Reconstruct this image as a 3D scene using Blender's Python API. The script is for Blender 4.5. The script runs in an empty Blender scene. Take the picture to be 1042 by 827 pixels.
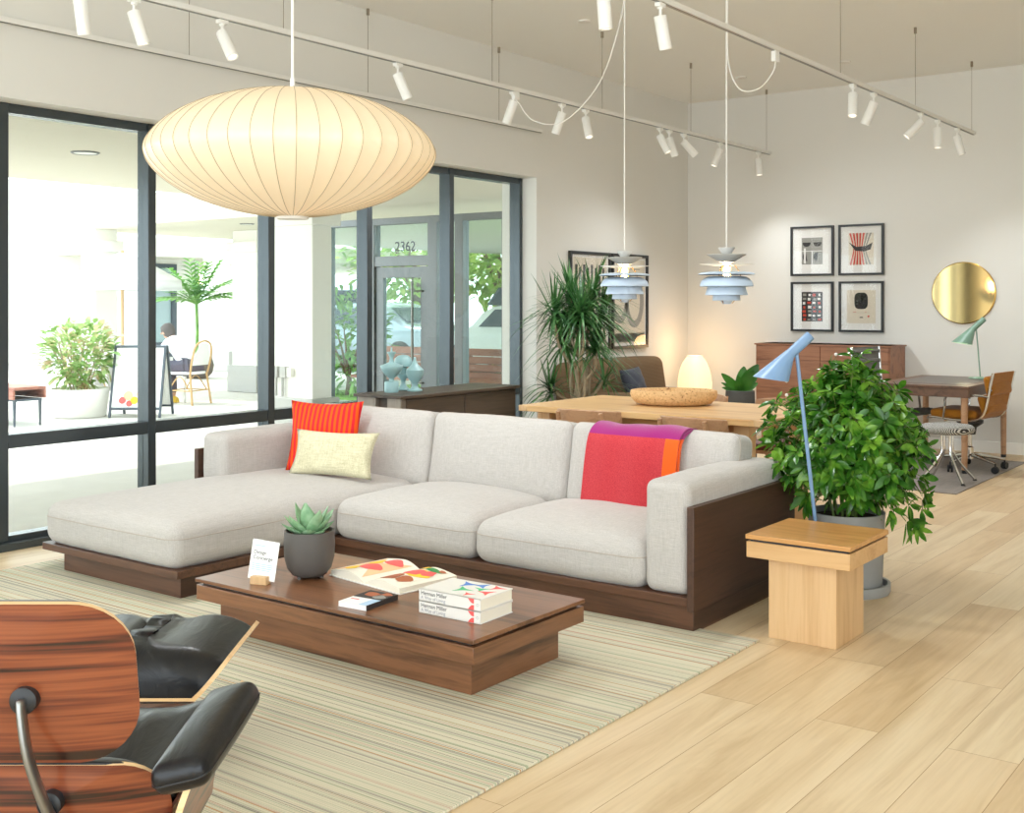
import bpy, bmesh, math, random
from mathutils import Vector, Matrix, Euler, noise
SC = bpy.context.scene
COL = SC.collection
RND = random.Random(7)
PI = math.pi
def R(a): return math.radians(a)
def rgb(r, g, b):
    f = lambda c: (c/255/12.92) if c/255 <= .04045 else ((c/255+.055)/1.055)**2.4
    return (f(r), f(g), f(b), 1)

# ------------------------------------------------------------------ materials
def new_mat(name):
    m = bpy.data.materials.new(name); m.use_nodes = True
    nt = m.node_tree
    for n in list(nt.nodes): nt.nodes.remove(n)
    o = nt.nodes.new('ShaderNodeOutputMaterial'); b = nt.nodes.new('ShaderNodeBsdfPrincipled')
    nt.links.new(b.outputs[0], o.inputs[0])
    return m, nt, b, o
def nd(nt, t, **kw):
    n = nt.nodes.new(t)
    for k, v in kw.items():
        if k in n.inputs: n.inputs[k].default_value = v
        else: setattr(n, k, v)
    return n
def coords(nt, scale=(1,1,1), rot=(0,0,0), kind='Object'):
    t = nt.nodes.new('ShaderNodeTexCoord'); m = nt.nodes.new('ShaderNodeMapping')
    m.inputs['Scale'].default_value = scale; m.inputs['Rotation'].default_value = rot
    nt.links.new(t.outputs[kind], m.inputs[0]); return m.outputs[0]
def ramp(nt, stops, interp='LINEAR'):
    r = nt.nodes.new('ShaderNodeValToRGB'); r.color_ramp.interpolation = interp
    e = r.color_ramp.elements
    while len(e) < len(stops): e.new(.5)
    while len(e) > len(stops): e.remove(e[-1])
    for i, (p, c) in enumerate(stops): e[i].position = p; e[i].color = c
    return r
def bump(nt, b, sock, strength=.2, dist=.002):
    n = nd(nt, 'ShaderNodeBump', Strength=strength, Distance=dist)
    nt.links.new(sock, n.inputs['Height']); nt.links.new(n.outputs[0], b.inputs['Normal'])
def plain(name, c, rough=.5, metal=0, var=.0, vscale=8, spec=.5, bumps=0, bscale=200, coat=0):
    m, nt, b, o = new_mat(name)
    b.inputs['Base Color'].default_value = c; b.inputs['Roughness'].default_value = rough
    b.inputs['Metallic'].default_value = metal; b.inputs['Specular IOR Level'].default_value = spec
    b.inputs['Coat Weight'].default_value = coat
    if var:
        n = nd(nt, 'ShaderNodeTexNoise', Scale=vscale, Detail=5.0); nt.links.new(coords(nt), n.inputs['Vector'])
        r = ramp(nt, [(.3, tuple(x*(1-var) for x in c[:3])+(1,)), (.7, tuple(min(1, x*(1+var)) for x in c[:3])+(1,))])
        nt.links.new(n.outputs[0], r.inputs[0]); nt.links.new(r.outputs[0], b.inputs['Base Color'])
    if bumps:
        n2 = nd(nt, 'ShaderNodeTexNoise', Scale=bscale, Detail=3.0); nt.links.new(coords(nt), n2.inputs['Vector'])
        bump(nt, b, n2.outputs[0], bumps)
    return m
def wood(name, c1, c2, c3, axis='X', fine=1., rough=.4, coat=0, wave=.5, var=1.):
    """grain runs along the given object axis"""
    m, nt, b, o = new_mat(name)
    s = {'X': (.55, 7, 7), 'Y': (7, .55, 7), 'Z': (7, 7, .55)}[axis]
    v = coords(nt, tuple(k*fine for k in s))
    n = nd(nt, 'ShaderNodeTexNoise', Scale=1.6, Detail=8.0, Roughness=.62, Distortion=wave); nt.links.new(v, n.inputs['Vector'])
    s2 = {'X': (3, 90, 90), 'Y': (90, 3, 90), 'Z': (90, 90, 3)}[axis]
    n2 = nd(nt, 'ShaderNodeTexNoise', Scale=1.5*fine, Detail=4.0); nt.links.new(coords(nt, s2), n2.inputs['Vector'])
    mx = nd(nt, 'ShaderNodeMath', operation='MULTIPLY_ADD'); mx.inputs[1].default_value = .22
    nt.links.new(n2.outputs[0], mx.inputs[0]); nt.links.new(n.outputs[0], mx.inputs[2])
    r = ramp(nt, [(.42, c1), (.6, c2), (.78, c3)])
    nt.links.new(mx.outputs[0], r.inputs[0]); nt.links.new(r.outputs[0], b.inputs['Base Color'])
    b.inputs['Roughness'].default_value = rough; b.inputs['Coat Weight'].default_value = coat
    b.inputs['Coat Roughness'].default_value = .15
    bump(nt, b, n2.outputs[0], .08)
    return m
def fabric(name, c1, c2, scale=1., rough=.9, bumps=.35, big=0.06):
    m, nt, b, o = new_mat(name)
    hi, lw_ = 300*scale, 14*scale; ad = None
    for sc3 in ((lw_, hi, hi), (hi, lw_, hi), (hi, hi, lw_)):
        a = nd(nt, 'ShaderNodeTexNoise', Scale=1.0, Detail=2.0); nt.links.new(coords(nt, sc3), a.inputs['Vector'])
        if ad is None: ad = a
        else:
            q = nd(nt, 'ShaderNodeMath', operation='ADD'); nt.links.new(ad.outputs[0], q.inputs[0]); nt.links.new(a.outputs[0], q.inputs[1]); ad = q
    hf = nd(nt, 'ShaderNodeMath', operation='MULTIPLY'); hf.inputs[1].default_value = .3333; nt.links.new(ad.outputs[0], hf.inputs[0])
    r = ramp(nt, [(.36, c1), (.62, c2)]); nt.links.new(hf.outputs[0], r.inputs[0])
    nt.links.new(r.outputs[0], b.inputs['Base Color'])
    b.inputs['Roughness'].default_value = rough; b.inputs['Specular IOR Level'].default_value = .15
    b.inputs['Sheen Weight'].default_value = .15
    bg = nd(nt, 'ShaderNodeTexNoise', Scale=9.0, Detail=2.0); nt.links.new(coords(nt), bg.inputs['Vector'])
    b1 = nd(nt, 'ShaderNodeBump', Strength=big*4, Distance=.02); nt.links.new(bg.outputs[0], b1.inputs['Height'])
    b2 = nd(nt, 'ShaderNodeBump', Strength=bumps, Distance=.001); nt.links.new(hf.outputs[0], b2.inputs['Height'])
    nt.links.new(b1.outputs[0], b2.inputs['Normal']); nt.links.new(b2.outputs[0], b.inputs['Normal'])
    return m
def leather_mat():
    m, nt, b, o = new_mat('black_leather')
    b.inputs['Base Color'].default_value = rgb(17,18,21); b.inputs['Roughness'].default_value = .30; b.inputs['Specular IOR Level'].default_value = .36
    n1 = nd(nt, 'ShaderNodeTexNoise', Scale=16.0, Detail=3.0, Distortion=1.8); nt.links.new(coords(nt, (1,.35,1)), n1.inputs['Vector'])
    n2 = nd(nt, 'ShaderNodeTexNoise', Scale=320.0, Detail=2.0); nt.links.new(coords(nt), n2.inputs['Vector'])
    b1 = nd(nt, 'ShaderNodeBump', Strength=.3, Distance=.006); nt.links.new(n1.outputs[0], b1.inputs['Height'])
    b2 = nd(nt, 'ShaderNodeBump', Strength=.10, Distance=.001); nt.links.new(n2.outputs[0], b2.inputs['Height'])
    nt.links.new(b1.outputs[0], b2.inputs['Normal']); nt.links.new(b2.outputs[0], b.inputs['Normal']); return m
def grain_long(name, c1, c2, c3, rough, coat):
    m, nt, b, o = new_mat(name)
    n = nd(nt, 'ShaderNodeTexNoise', Scale=1.0, Detail=2.0, Roughness=.45, Distortion=.35); nt.links.new(coords(nt, (.8, 3, 26)), n.inputs['Vector'])
    w2 = nd(nt, 'ShaderNodeTexNoise', Scale=1.0, Detail=2.0, Distortion=.1); nt.links.new(coords(nt, (1.2, 12, 120)), w2.inputs['Vector'])
    mx = nd(nt, 'ShaderNodeMath', operation='MULTIPLY_ADD'); mx.inputs[1].default_value = .35; nt.links.new(w2.outputs[0], mx.inputs[0]); nt.links.new(n.outputs[0], mx.inputs[2])
    r = ramp(nt, [(.50, c3), (.575, c1), (.70, c2), (.84, c1), (.90, c3)]); nt.links.new(mx.outputs[0], r.inputs[0]); nt.links.new(r.outputs[0], b.inputs['Base Color'])
    b.inputs['Roughness'].default_value = rough; b.inputs['Coat Weight'].default_value = coat; b.inputs['Coat Roughness'].default_value = .12; return m
def stripes(name, axis, period, ca, cb, duty=.5, rough=.9):
    m, nt, b, o = new_mat(name)
    s = nd(nt, 'ShaderNodeSeparateXYZ'); nt.links.new(coords(nt), s.inputs[0])
    d = nd(nt, 'ShaderNodeMath', operation='DIVIDE'); d.inputs[1].default_value = period; nt.links.new(s.outputs[axis], d.inputs[0])
    f = nd(nt, 'ShaderNodeMath', operation='FRACT'); nt.links.new(d.outputs[0], f.inputs[0])
    r = ramp(nt, [(0, ca), (duty, cb)], 'CONSTANT'); nt.links.new(f.outputs[0], r.inputs[0])
    nt.links.new(r.outputs[0], b.inputs['Base Color']); b.inputs['Roughness'].default_value = rough
    b.inputs['Specular IOR Level'].default_value = .2
    return m
def glow(name, c, strength, base=None, rough=.4):
    m, nt, b, o = new_mat(name)
    b.inputs['Base Color'].default_value = base or c; b.inputs['Roughness'].default_value = rough
    b.inputs['Emission Color'].default_value = c; b.inputs['Emission Strength'].default_value = strength
    return m
def glass(name, tint=(.93, .97, .95, 1), refl=.06):
    m, nt, b, o = new_mat(name); nt.nodes.remove(b)
    t = nd(nt, 'ShaderNodeBsdfTransparent', Color=tint); g = nd(nt, 'ShaderNodeBsdfGlossy', Roughness=.0)
    lw = nd(nt, 'ShaderNodeLayerWeight', Blend=.5); pw = nd(nt, 'ShaderNodeMath', operation='POWER'); pw.inputs[1].default_value = 4.0
    ma = nd(nt, 'ShaderNodeMath', operation='MULTIPLY_ADD'); ma.inputs[1].default_value = .7; ma.inputs[2].default_value = refl*.5; ma.use_clamp = True
    nt.links.new(lw.outputs['Facing'], pw.inputs[0]); nt.links.new(pw.outputs[0], ma.inputs[0]); mx = nd(nt, 'ShaderNodeMixShader')
    nt.links.new(ma.outputs[0], mx.inputs[0]); nt.links.new(t.outputs[0], mx.inputs[1]); nt.links.new(g.outputs[0], mx.inputs[2])
    nt.links.new(mx.outputs[0], o.inputs[0]); return m
def leafmat(name, c1, c2, c3, rough=.35, trans=.25, scale=9):
    m, nt, b, o = new_mat(name)
    n = nd(nt, 'ShaderNodeTexNoise', Scale=scale, Detail=2.0); nt.links.new(coords(nt), n.inputs['Vector'])
    r = ramp(nt, [(.32, c1), (.5, c2), (.68, c3)]); nt.links.new(n.outputs[0], r.inputs[0])
    nt.links.new(r.outputs[0], b.inputs['Base Color']); b.inputs['Roughness'].default_value = rough
    t = nd(nt, 'ShaderNodeBsdfTranslucent'); nt.links.new(r.outputs[0], t.inputs[0])
    mx = nd(nt, 'ShaderNodeMixShader'); mx.inputs[0].default_value = trans
    nt.links.new(b.outputs[0], mx.inputs[1]); nt.links.new(t.outputs[0], mx.inputs[2]); nt.links.new(mx.outputs[0], o.inputs[0])
    return m

# ------------------------------------------------------------------ mesh builder
class MB:
    def __init__(s): s.v = []; s.f = []; s.m = []
    def add(s, vs, fs, mi=0, M=None):
        n = len(s.v)
        if M is not None: vs = [M @ Vector(p) for p in vs]
        s.v += [tuple(p) for p in vs]; s.f += [tuple(i+n for i in q) for q in fs]
        s.m += (mi if isinstance(mi, list) else [mi]*len(fs)); return s
    def box(s, x0, x1, y0, y1, z0, z1, mi=0, M=None):
        vs = [(x, y, z) for z in (z0, z1) for y in (y0, y1) for x in (x0, x1)]
        return s.add(vs, [(0,2,3,1),(4,5,7,6),(0,1,5,4),(2,6,7,3),(0,4,6,2),(1,3,7,5)], mi, M)
    def cbox(s, c, sz, rot=None, mi=0):
        M = Matrix.Translation(Vector(c)) @ (rot if rot is not None else Matrix.Identity(4))
        a, b_, d = (k/2 for k in sz)
        return s.box(-a, a, -b_, b_, -d, d, mi, M)
    def lathe(s, prof, seg=32, M=None, mi=0, rmod=None, sx=1, sy=1):
        vs = []; fs = []; n = len(prof)
        for i in range(seg):
            a = 2*PI*i/seg
            for k, (r, z) in enumerate(prof):
                q = rmod(a, k) if rmod else 1
                vs.append((r*q*math.cos(a)*sx, r*q*math.sin(a)*sy, z))
        for i in range(seg):
            j = (i+1) % seg
            for k in range(n-1): fs.append((i*n+k, j*n+k, j*n+k+1, i*n+k+1))
        if prof[0][0] > 1e-6: fs.append(tuple(i*n for i in range(seg))[::-1])
        if prof[-1][0] > 1e-6: fs.append(tuple(i*n+n-1 for i in range(seg)))
        return s.add(vs, fs, mi, M)
    def rings(s, rs, caps=True, mi=0, M=None):
        n = len(rs[0]); vs = [p for r in rs for p in r]; fs = []
        for k in range(len(rs)-1):
            for i in range(n):
                j = (i+1) % n; fs.append((k*n+i, k*n+j, (k+1)*n+j, (k+1)*n+i))
        if caps: fs.append(tuple(range(n))[::-1]); fs.append(tuple((len(rs)-1)*n+i for i in range(n)))
        return s.add(vs, fs, mi, M)
    def tube(s, pts, r, seg=8, closed=False, mi=0, M=None, flat=1.):
        pts = [Vector(p) for p in pts]; n = len(pts); rs = []
        up = None
        for i, p in enumerate(pts):
            if closed: t = pts[(i+1) % n]-pts[i-1]
            else: t = pts[min(i+1, n-1)]-pts[max(i-1, 0)]
            t.normalize()
            if up is None: up = Vector((0,0,1)) if abs(t.z) < .9 else Vector((1,0,0))
            a = t.cross(up)
            if a.length < 1e-5: a = t.cross(Vector((0,1,0)))
            a.normalize(); b_ = a.cross(t).normalized(); up = b_
            rr = r[i] if isinstance(r, (list, tuple)) else r
            rs.append([tuple(p+a*(math.cos(q)*rr)+b_*(math.sin(q)*rr*flat)) for q in [2*PI*k/seg for k in range(seg)]])
        if closed: rs.append(rs[0]); return s.rings(rs, False, mi, M)
        return s.rings(rs, True, mi, M)
    def prism(s, poly, z0, z1, M=None, mi=0):
        n = len(poly)
        vs = [(x, y, z0) for x, y in poly]+[(x, y, z1) for x, y in poly]
        return s.add(vs, [tuple(range(n))[::-1], tuple(range(n, 2*n))]+[(i, (i+1) % n, n+(i+1) % n, n+i) for i in range(n)], mi, M)
    def sheet(s, fn, nu, nv, th, mi=0, rim=None, M=None):
        """closed thick sheet: fn(a,b) a,b in 0..1 -> point"""
        P = [[Vector(fn(i/nu, j/nv)) for j in range(nv+1)] for i in range(nu+1)]
        N = [[None]*(nv+1) for _ in range(nu+1)]
        for i in range(nu+1):
            for j in range(nv+1):
                a = P[min(i+1, nu)][j]-P[max(i-1, 0)][j]; b_ = P[i][min(j+1, nv)]-P[i][max(j-1, 0)]
                c = a.cross(b_); N[i][j] = c.normalized() if c.length > 1e-9 else Vector((0,0,1))
        w = nv+1; vs = [P[i][j]+N[i][j]*th/2 for i in range(nu+1) for j in range(w)]+[P[i][j]-N[i][j]*th/2 for i in range(nu+1) for j in range(w)]
        o = (nu+1)*w; fs = []; ms = []
        for i in range(nu):
            for j in range(nv):
                q = (i*w+j, (i+1)*w+j, (i+1)*w+j+1, i*w+j+1)
                fs += [q, tuple(k+o for k in q[::-1])]; ms += [mi, mi]
        e = [i*w for i in range(nu+1)]+[nu*w+j for j in range(1, w)]+[i*w+nv for i in range(nu-1, -1, -1)]+[j for j in range(nv-1, 0, -1)]
        for k in range(len(e)):
            a, b_ = e[k], e[(k+1) % len(e)]; fs.append((a, a+o, b_+o, b_)); ms.append(mi if rim is None else rim)
        return s.add(vs, fs, ms, M)
    def leaf(s, base, d, up, L, W, droop=.3, fold=.15, rows=4, mi=0, prof=None):
        d = Vector(d).normalized(); sd = d.cross(Vector(up))
        if sd.length < 1e-4: sd = d.cross(Vector((1,0,.2)))
        sd.normalize(); nrm = sd.cross(d)
        vs = []; fs = []; base = Vector(base)
        for k in range(rows+1):
            t = k/rows; p = base+d*(L*t)+Vector((0,0,-1))*(droop*L*t*t)
            w = W*(prof(t) if prof else math.sin(PI*(t*.92+.04))**.8)/2
            vs += [p-sd*w+nrm*(fold*w), p, p+sd*w+nrm*(fold*w)]
        for k in range(rows):
            a = 3*k; fs += [(a, a+1, a+4, a+3), (a+1, a+2, a+5, a+4)]
        return s.add(vs, fs, mi)
    def build(s, name, mats, parent=None, bevel=0, ang=35, loc=None, rot=None, subd=0, segs=2, merge=False, solid=0):
        me = bpy.data.meshes.new(name); me.from_pydata(s.v, [], s.f)
        if not isinstance(mats, (list, tuple)): mats = [mats]
        for m in mats: me.materials.append(m)
        if len(mats) > 1: me.polygons.foreach_set('material_index', s.m)
        if merge:
            bm = bmesh.new(); bm.from_mesh(me); bmesh.ops.remove_doubles(bm, verts=bm.verts, dist=1e-5)
            bmesh.ops.recalc_face_normals(bm, faces=bm.faces); bm.to_mesh(me); bm.free()
        me.polygons.foreach_set('use_smooth', [True]*len(me.polygons))
        me.set_sharp_from_angle(angle=R(ang)); me.update()
        o = bpy.data.objects.new(name, me); COL.objects.link(o)
        if loc is not None: o.location = loc
        if rot is not None: o.rotation_euler = rot
        if parent is not None: o.parent = parent
        if bevel:
            b = o.modifiers.new('edge', 'BEVEL'); b.width = bevel; b.segments = segs; b.limit_method = 'ANGLE'; b.angle_limit = R(40)
        if solid:
            b = o.modifiers.new('thick', 'SOLIDIFY'); b.thickness = solid; b.offset = 0
        if subd:
            b = o.modifiers.new('smooth', 'SUBSURF'); b.levels = subd; b.render_levels = subd
        return o
def tag(o, label, cat, group=None, kind=None):
    o['label'] = label; o['category'] = cat
    if group: o['group'] = group
    if kind: o['kind'] = kind
    return o
def struct(o): o['kind'] = 'structure'; return o
def thing(name, label, cat, loc=(0,0,0), rz=0, group=None):
    o = bpy.data.objects.new(name, None); COL.objects.link(o); o.location = loc; o.rotation_euler = (0, 0, rz)
    o.empty_display_size = .1
    return tag(o, label, cat, group)
def copy_tree(src, parent=None):
    c = src.copy(); COL.objects.link(c)
    if parent is not None: c.parent = parent
    for ch in list(src.children): copy_tree(ch, c)
    return c
def dup(root, loc, rz, label, group=None):
    c = copy_tree(root); c.location = loc; c.rotation_euler = (0, 0, rz); c['label'] = label
    if group: c['group'] = group
    return c
def text(name, s, size, m, parent, M, extrude=.0006, align='LEFT', space=1.):
    cu = bpy.data.curves.new(name, 'FONT'); cu.body = s; cu.size = size; cu.extrude = extrude; cu.align_x = align; cu.space_character = space
    cu.resolution_u = 3
    o = bpy.data.objects.new('tmp_'+name, cu); COL.objects.link(o)
    dg = bpy.context.evaluated_depsgraph_get(); me = bpy.data.meshes.new_from_object(o.evaluated_get(dg))
    bpy.data.objects.remove(o); me.name = name; me.materials.clear(); me.materials.append(m)
    me.transform(M)
    r = bpy.data.objects.new(name, me); COL.objects.link(r)
    if parent is not None: r.parent = parent
    return r
def frame_M(origin, xdir, ydir):
    x = Vector(xdir).normalized(); y = Vector(ydir).normalized(); z = x.cross(y)
    return Matrix(((x.x, y.x, z.x, origin[0]), (x.y, y.y, z.y, origin[1]), (x.z, y.z, z.z, origin[2]), (0,0,0,1)))
def catmull(pts, n=6, closed=False):
    P = [Vector(p) for p in pts]; out = []; N = len(P)
    rng = range(N if closed else N-1)
    for i in rng:
        if closed: a, b_, c, d = P[i-1], P[i], P[(i+1) % N], P[(i+2) % N]
        else: a, b_, c, d = P[max(i-1, 0)], P[i], P[i+1], P[min(i+2, N-1)]
        for k in range(n):
            t = k/n
            out.append(.5*((2*b_)+(c-a)*t+(2*a-5*b_+4*c-d)*t*t+(3*b_-a-3*c+d)*t**3))
    if not closed: out.append(P[-1])
    return out
def rrect(w, h, r, n=6):
    pts = []
    for cx, cy, a0 in ((w/2-r, h/2-r, 0), (-w/2+r, h/2-r, 90), (-w/2+r, -h/2+r, 180), (w/2-r, -h/2+r, 270)):
        for k in range(n+1):
            a = R(a0+90*k/n); pts.append((cx+r*math.cos(a), cy+r*math.sin(a)))
    return pts
def panel(mb, outline, fn, th, K=6, mi=(0,0,1), M=None):
    """thick curved panel from a 2-D outline; fn(x,y)->3-D"""
    n = len(outline); cx = sum(p[0] for p in outline)/n; cy = sum(p[1] for p in outline)/n
    pts = [(cx, cy)]+[(cx+(x-cx)*k/K, cy+(y-cy)*k/K) for k in range(1, K+1) for x, y in outline]
    A = []; B = []; e = 1e-3
    for x, y in pts:
        p = Vector(fn(x, y)); nx = (Vector(fn(x+e, y))-p).cross(Vector(fn(x, y+e))-p).normalized()
        A.append(p+nx*th/2); B.append(p-nx*th/2)
    o = len(pts); fs = []; ms = []
    def idx(k, i): return 1+(k-1)*n+i % n
    for i in range(n):
        fs += [(0, idx(1, i), idx(1, i+1)), (o, o+idx(1, i+1), o+idx(1, i))]; ms += [mi[0], mi[1]]
        for k in range(1, K):
            q = (idx(k, i), idx(k+1, i), idx(k+1, i+1), idx(k, i+1)); fs += [q, tuple(o+j for j in q[::-1])]; ms += [mi[0], mi[1]]
        fs.append((idx(K, i), o+idx(K, i), o+idx(K, i+1), idx(K, i+1))); ms.append(mi[2])
    return mb.add(A+B, fs, ms, M)
def pad(mb, outline, fn, th, K=8, power=3., mi=0, M=None, wr=None):
    """cushion grown on one side (+normal) of a curved surface, rounded at its outline"""
    n = len(outline); cx = sum(p[0] for p in outline)/n; cy = sum(p[1] for p in outline)/n
    ks = [0]+[1-(1-k/K)**1.7 for k in range(1, K+1)]
    A = []; B = []; e = 1e-3; first = True
    for kk in ks:
        for x0, y0 in ([(cx, cy)] if kk == 0 else outline):
            x = cx+(x0-cx)*kk; y = cy+(y0-cy)*kk
            p = Vector(fn(x, y)); nx = (Vector(fn(x+e, y))-p).cross(Vector(fn(x, y+e))-p).normalized()
            t = th*(1-kk**power*.999)**.5
            if wr: t *= wr(x, y)
            A.append(p+nx*t); B.append(p)
    o = len(A); fs = []
    def idx(k, i): return 1+(k-1)*n+i % n
    for i in range(n):
        fs += [(0, idx(1, i), idx(1, i+1)), (o, o+idx(1, i+1), o+idx(1, i))]
        for k in range(1, K):
            q = (idx(k, i), idx(k+1, i), idx(k+1, i+1), idx(k, i+1)); fs += [q, tuple(o+j for j in q[::-1])]
        fs.append((idx(K, i), o+idx(K, i), o+idx(K, i+1), idx(K, i+1)))
    return mb.add(A+B, fs, mi, M)
def cushion_fn(sx, sy, sz, r, puff, side=0., seed=0, wob=.006):
    hx, hy, hz = sx/2, sy/2, sz/2
    def f(p):
        x, y, z = p
        ix = max(-hx+r, min(hx-r, x)); iy = max(-hy+r, min(hy-r, y)); iz = max(-hz+r, min(hz-r, z))
        d = Vector((x-ix, y-iy, z-iz)); q = Vector((ix, iy, iz))
        if d.length > 1e-9: q += d.normalized()*r
        a, b_, c = q.x/hx, q.y/hy, q.z/hz
        bz = puff*max(0, 1-abs(a)**2.4)*max(0, 1-abs(b_)**2.4)
        q.z += c*bz
        q.x += a*side*max(0, 1-b_*b_)*max(0, 1-c*c); q.y += b_*side*max(0, 1-a*a)*max(0, 1-c*c)
        nn = noise.noise(q*5+Vector((seed*3.1, seed, 0)))*wob+noise.noise(q*13+Vector((seed, 0, 7)))*wob*.4
        return q+q.normalized()*nn
    return f
def cushion(sx, sy, sz, r, puff, side=0., seed=0, n=14, wob=.006, M=None, mb=None):
    f = cushion_fn(sx, sy, sz, r, puff, side, seed, wob)
    def axis(h):
        a = [-h+r*(1-math.cos(PI/2*k/5)) for k in range(5)]
        b_ = [-(h-r)+(2*(h-r))*k/n for k in range(n+1)]
        return a+b_+[-k for k in a[::-1]]
    X, Y, Z = axis(sx/2), axis(sy/2), axis(sz/2)
    mb = mb or MB()
    def face(U, V, g):
        w = len(V); vs = [f(g(u, v)) for u in U for v in V]
        fs = [(i*w+j, (i+1)*w+j, (i+1)*w+j+1, i*w+j+1) for i in range(len(U)-1) for j in range(w-1)]
        mb.add(vs, fs, 0, M)
    face(X, Y, lambda u, v: (u, v, sz/2)); face(Y, X, lambda u, v: (v, u, -sz/2))
    face(Y, Z, lambda u, v: (sx/2, u, v)); face(Z, Y, lambda u, v: (-sx/2, v, u))
    face(Z, X, lambda u, v: (v, sy/2, u)); face(X, Z, lambda u, v: (u, -sy/2, v))
    return mb
def seam(sx, sy, sz, r, puff, side, seed, wob, frac, M=None, rad=.0028):
    f = cushion_fn(sx, sy, sz, r, puff, side, seed, wob); pts = []
    out = rrect(sx-.0001, sy-.0001, r, 5); dense = []
    for i in range(len(out)):
        a = Vector(out[i]+(0,)); b_ = Vector(out[(i+1) % len(out)]+(0,)); k = max(1, int((b_-a).length/.06))
        dense += [a.lerp(b_, t/k) for t in range(k)]
    for p in dense:
        pts.append(f((p.x, p.y, frac*sz/2)))
    return MB().tube(pts, rad, 6, True, 0, M)
def pillow_mb(w, h, t, pinch=.09, n=16, seed=0):
    mb = MB()
    for sgn in (1, -1):
        vs = []; fs = []
        for i in range(n+1):
            for j in range(n+1):
                u = -1+2*i/n; v = -1+2*j/n
                x = w/2*u*(1-pinch*(1-v*v)); y = h/2*v*(1-pinch*(1-u*u))
                z = t/2*max(0, (1-u**2)*(1-v**2))**.42
                z += noise.noise(Vector((u*2+seed, v*2, seed)))*.012*min(1, 6*(1-u*u)*(1-v*v))
                vs.append((x, y, sgn*max(z, 0)))
        for i in range(n):
            for j in range(n):
                a = i*(n+1)+j; q = (a, a+n+1, a+n+2, a+1); fs.append(q if sgn > 0 else q[::-1])
        mb.add(vs, fs)
    return mb
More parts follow.
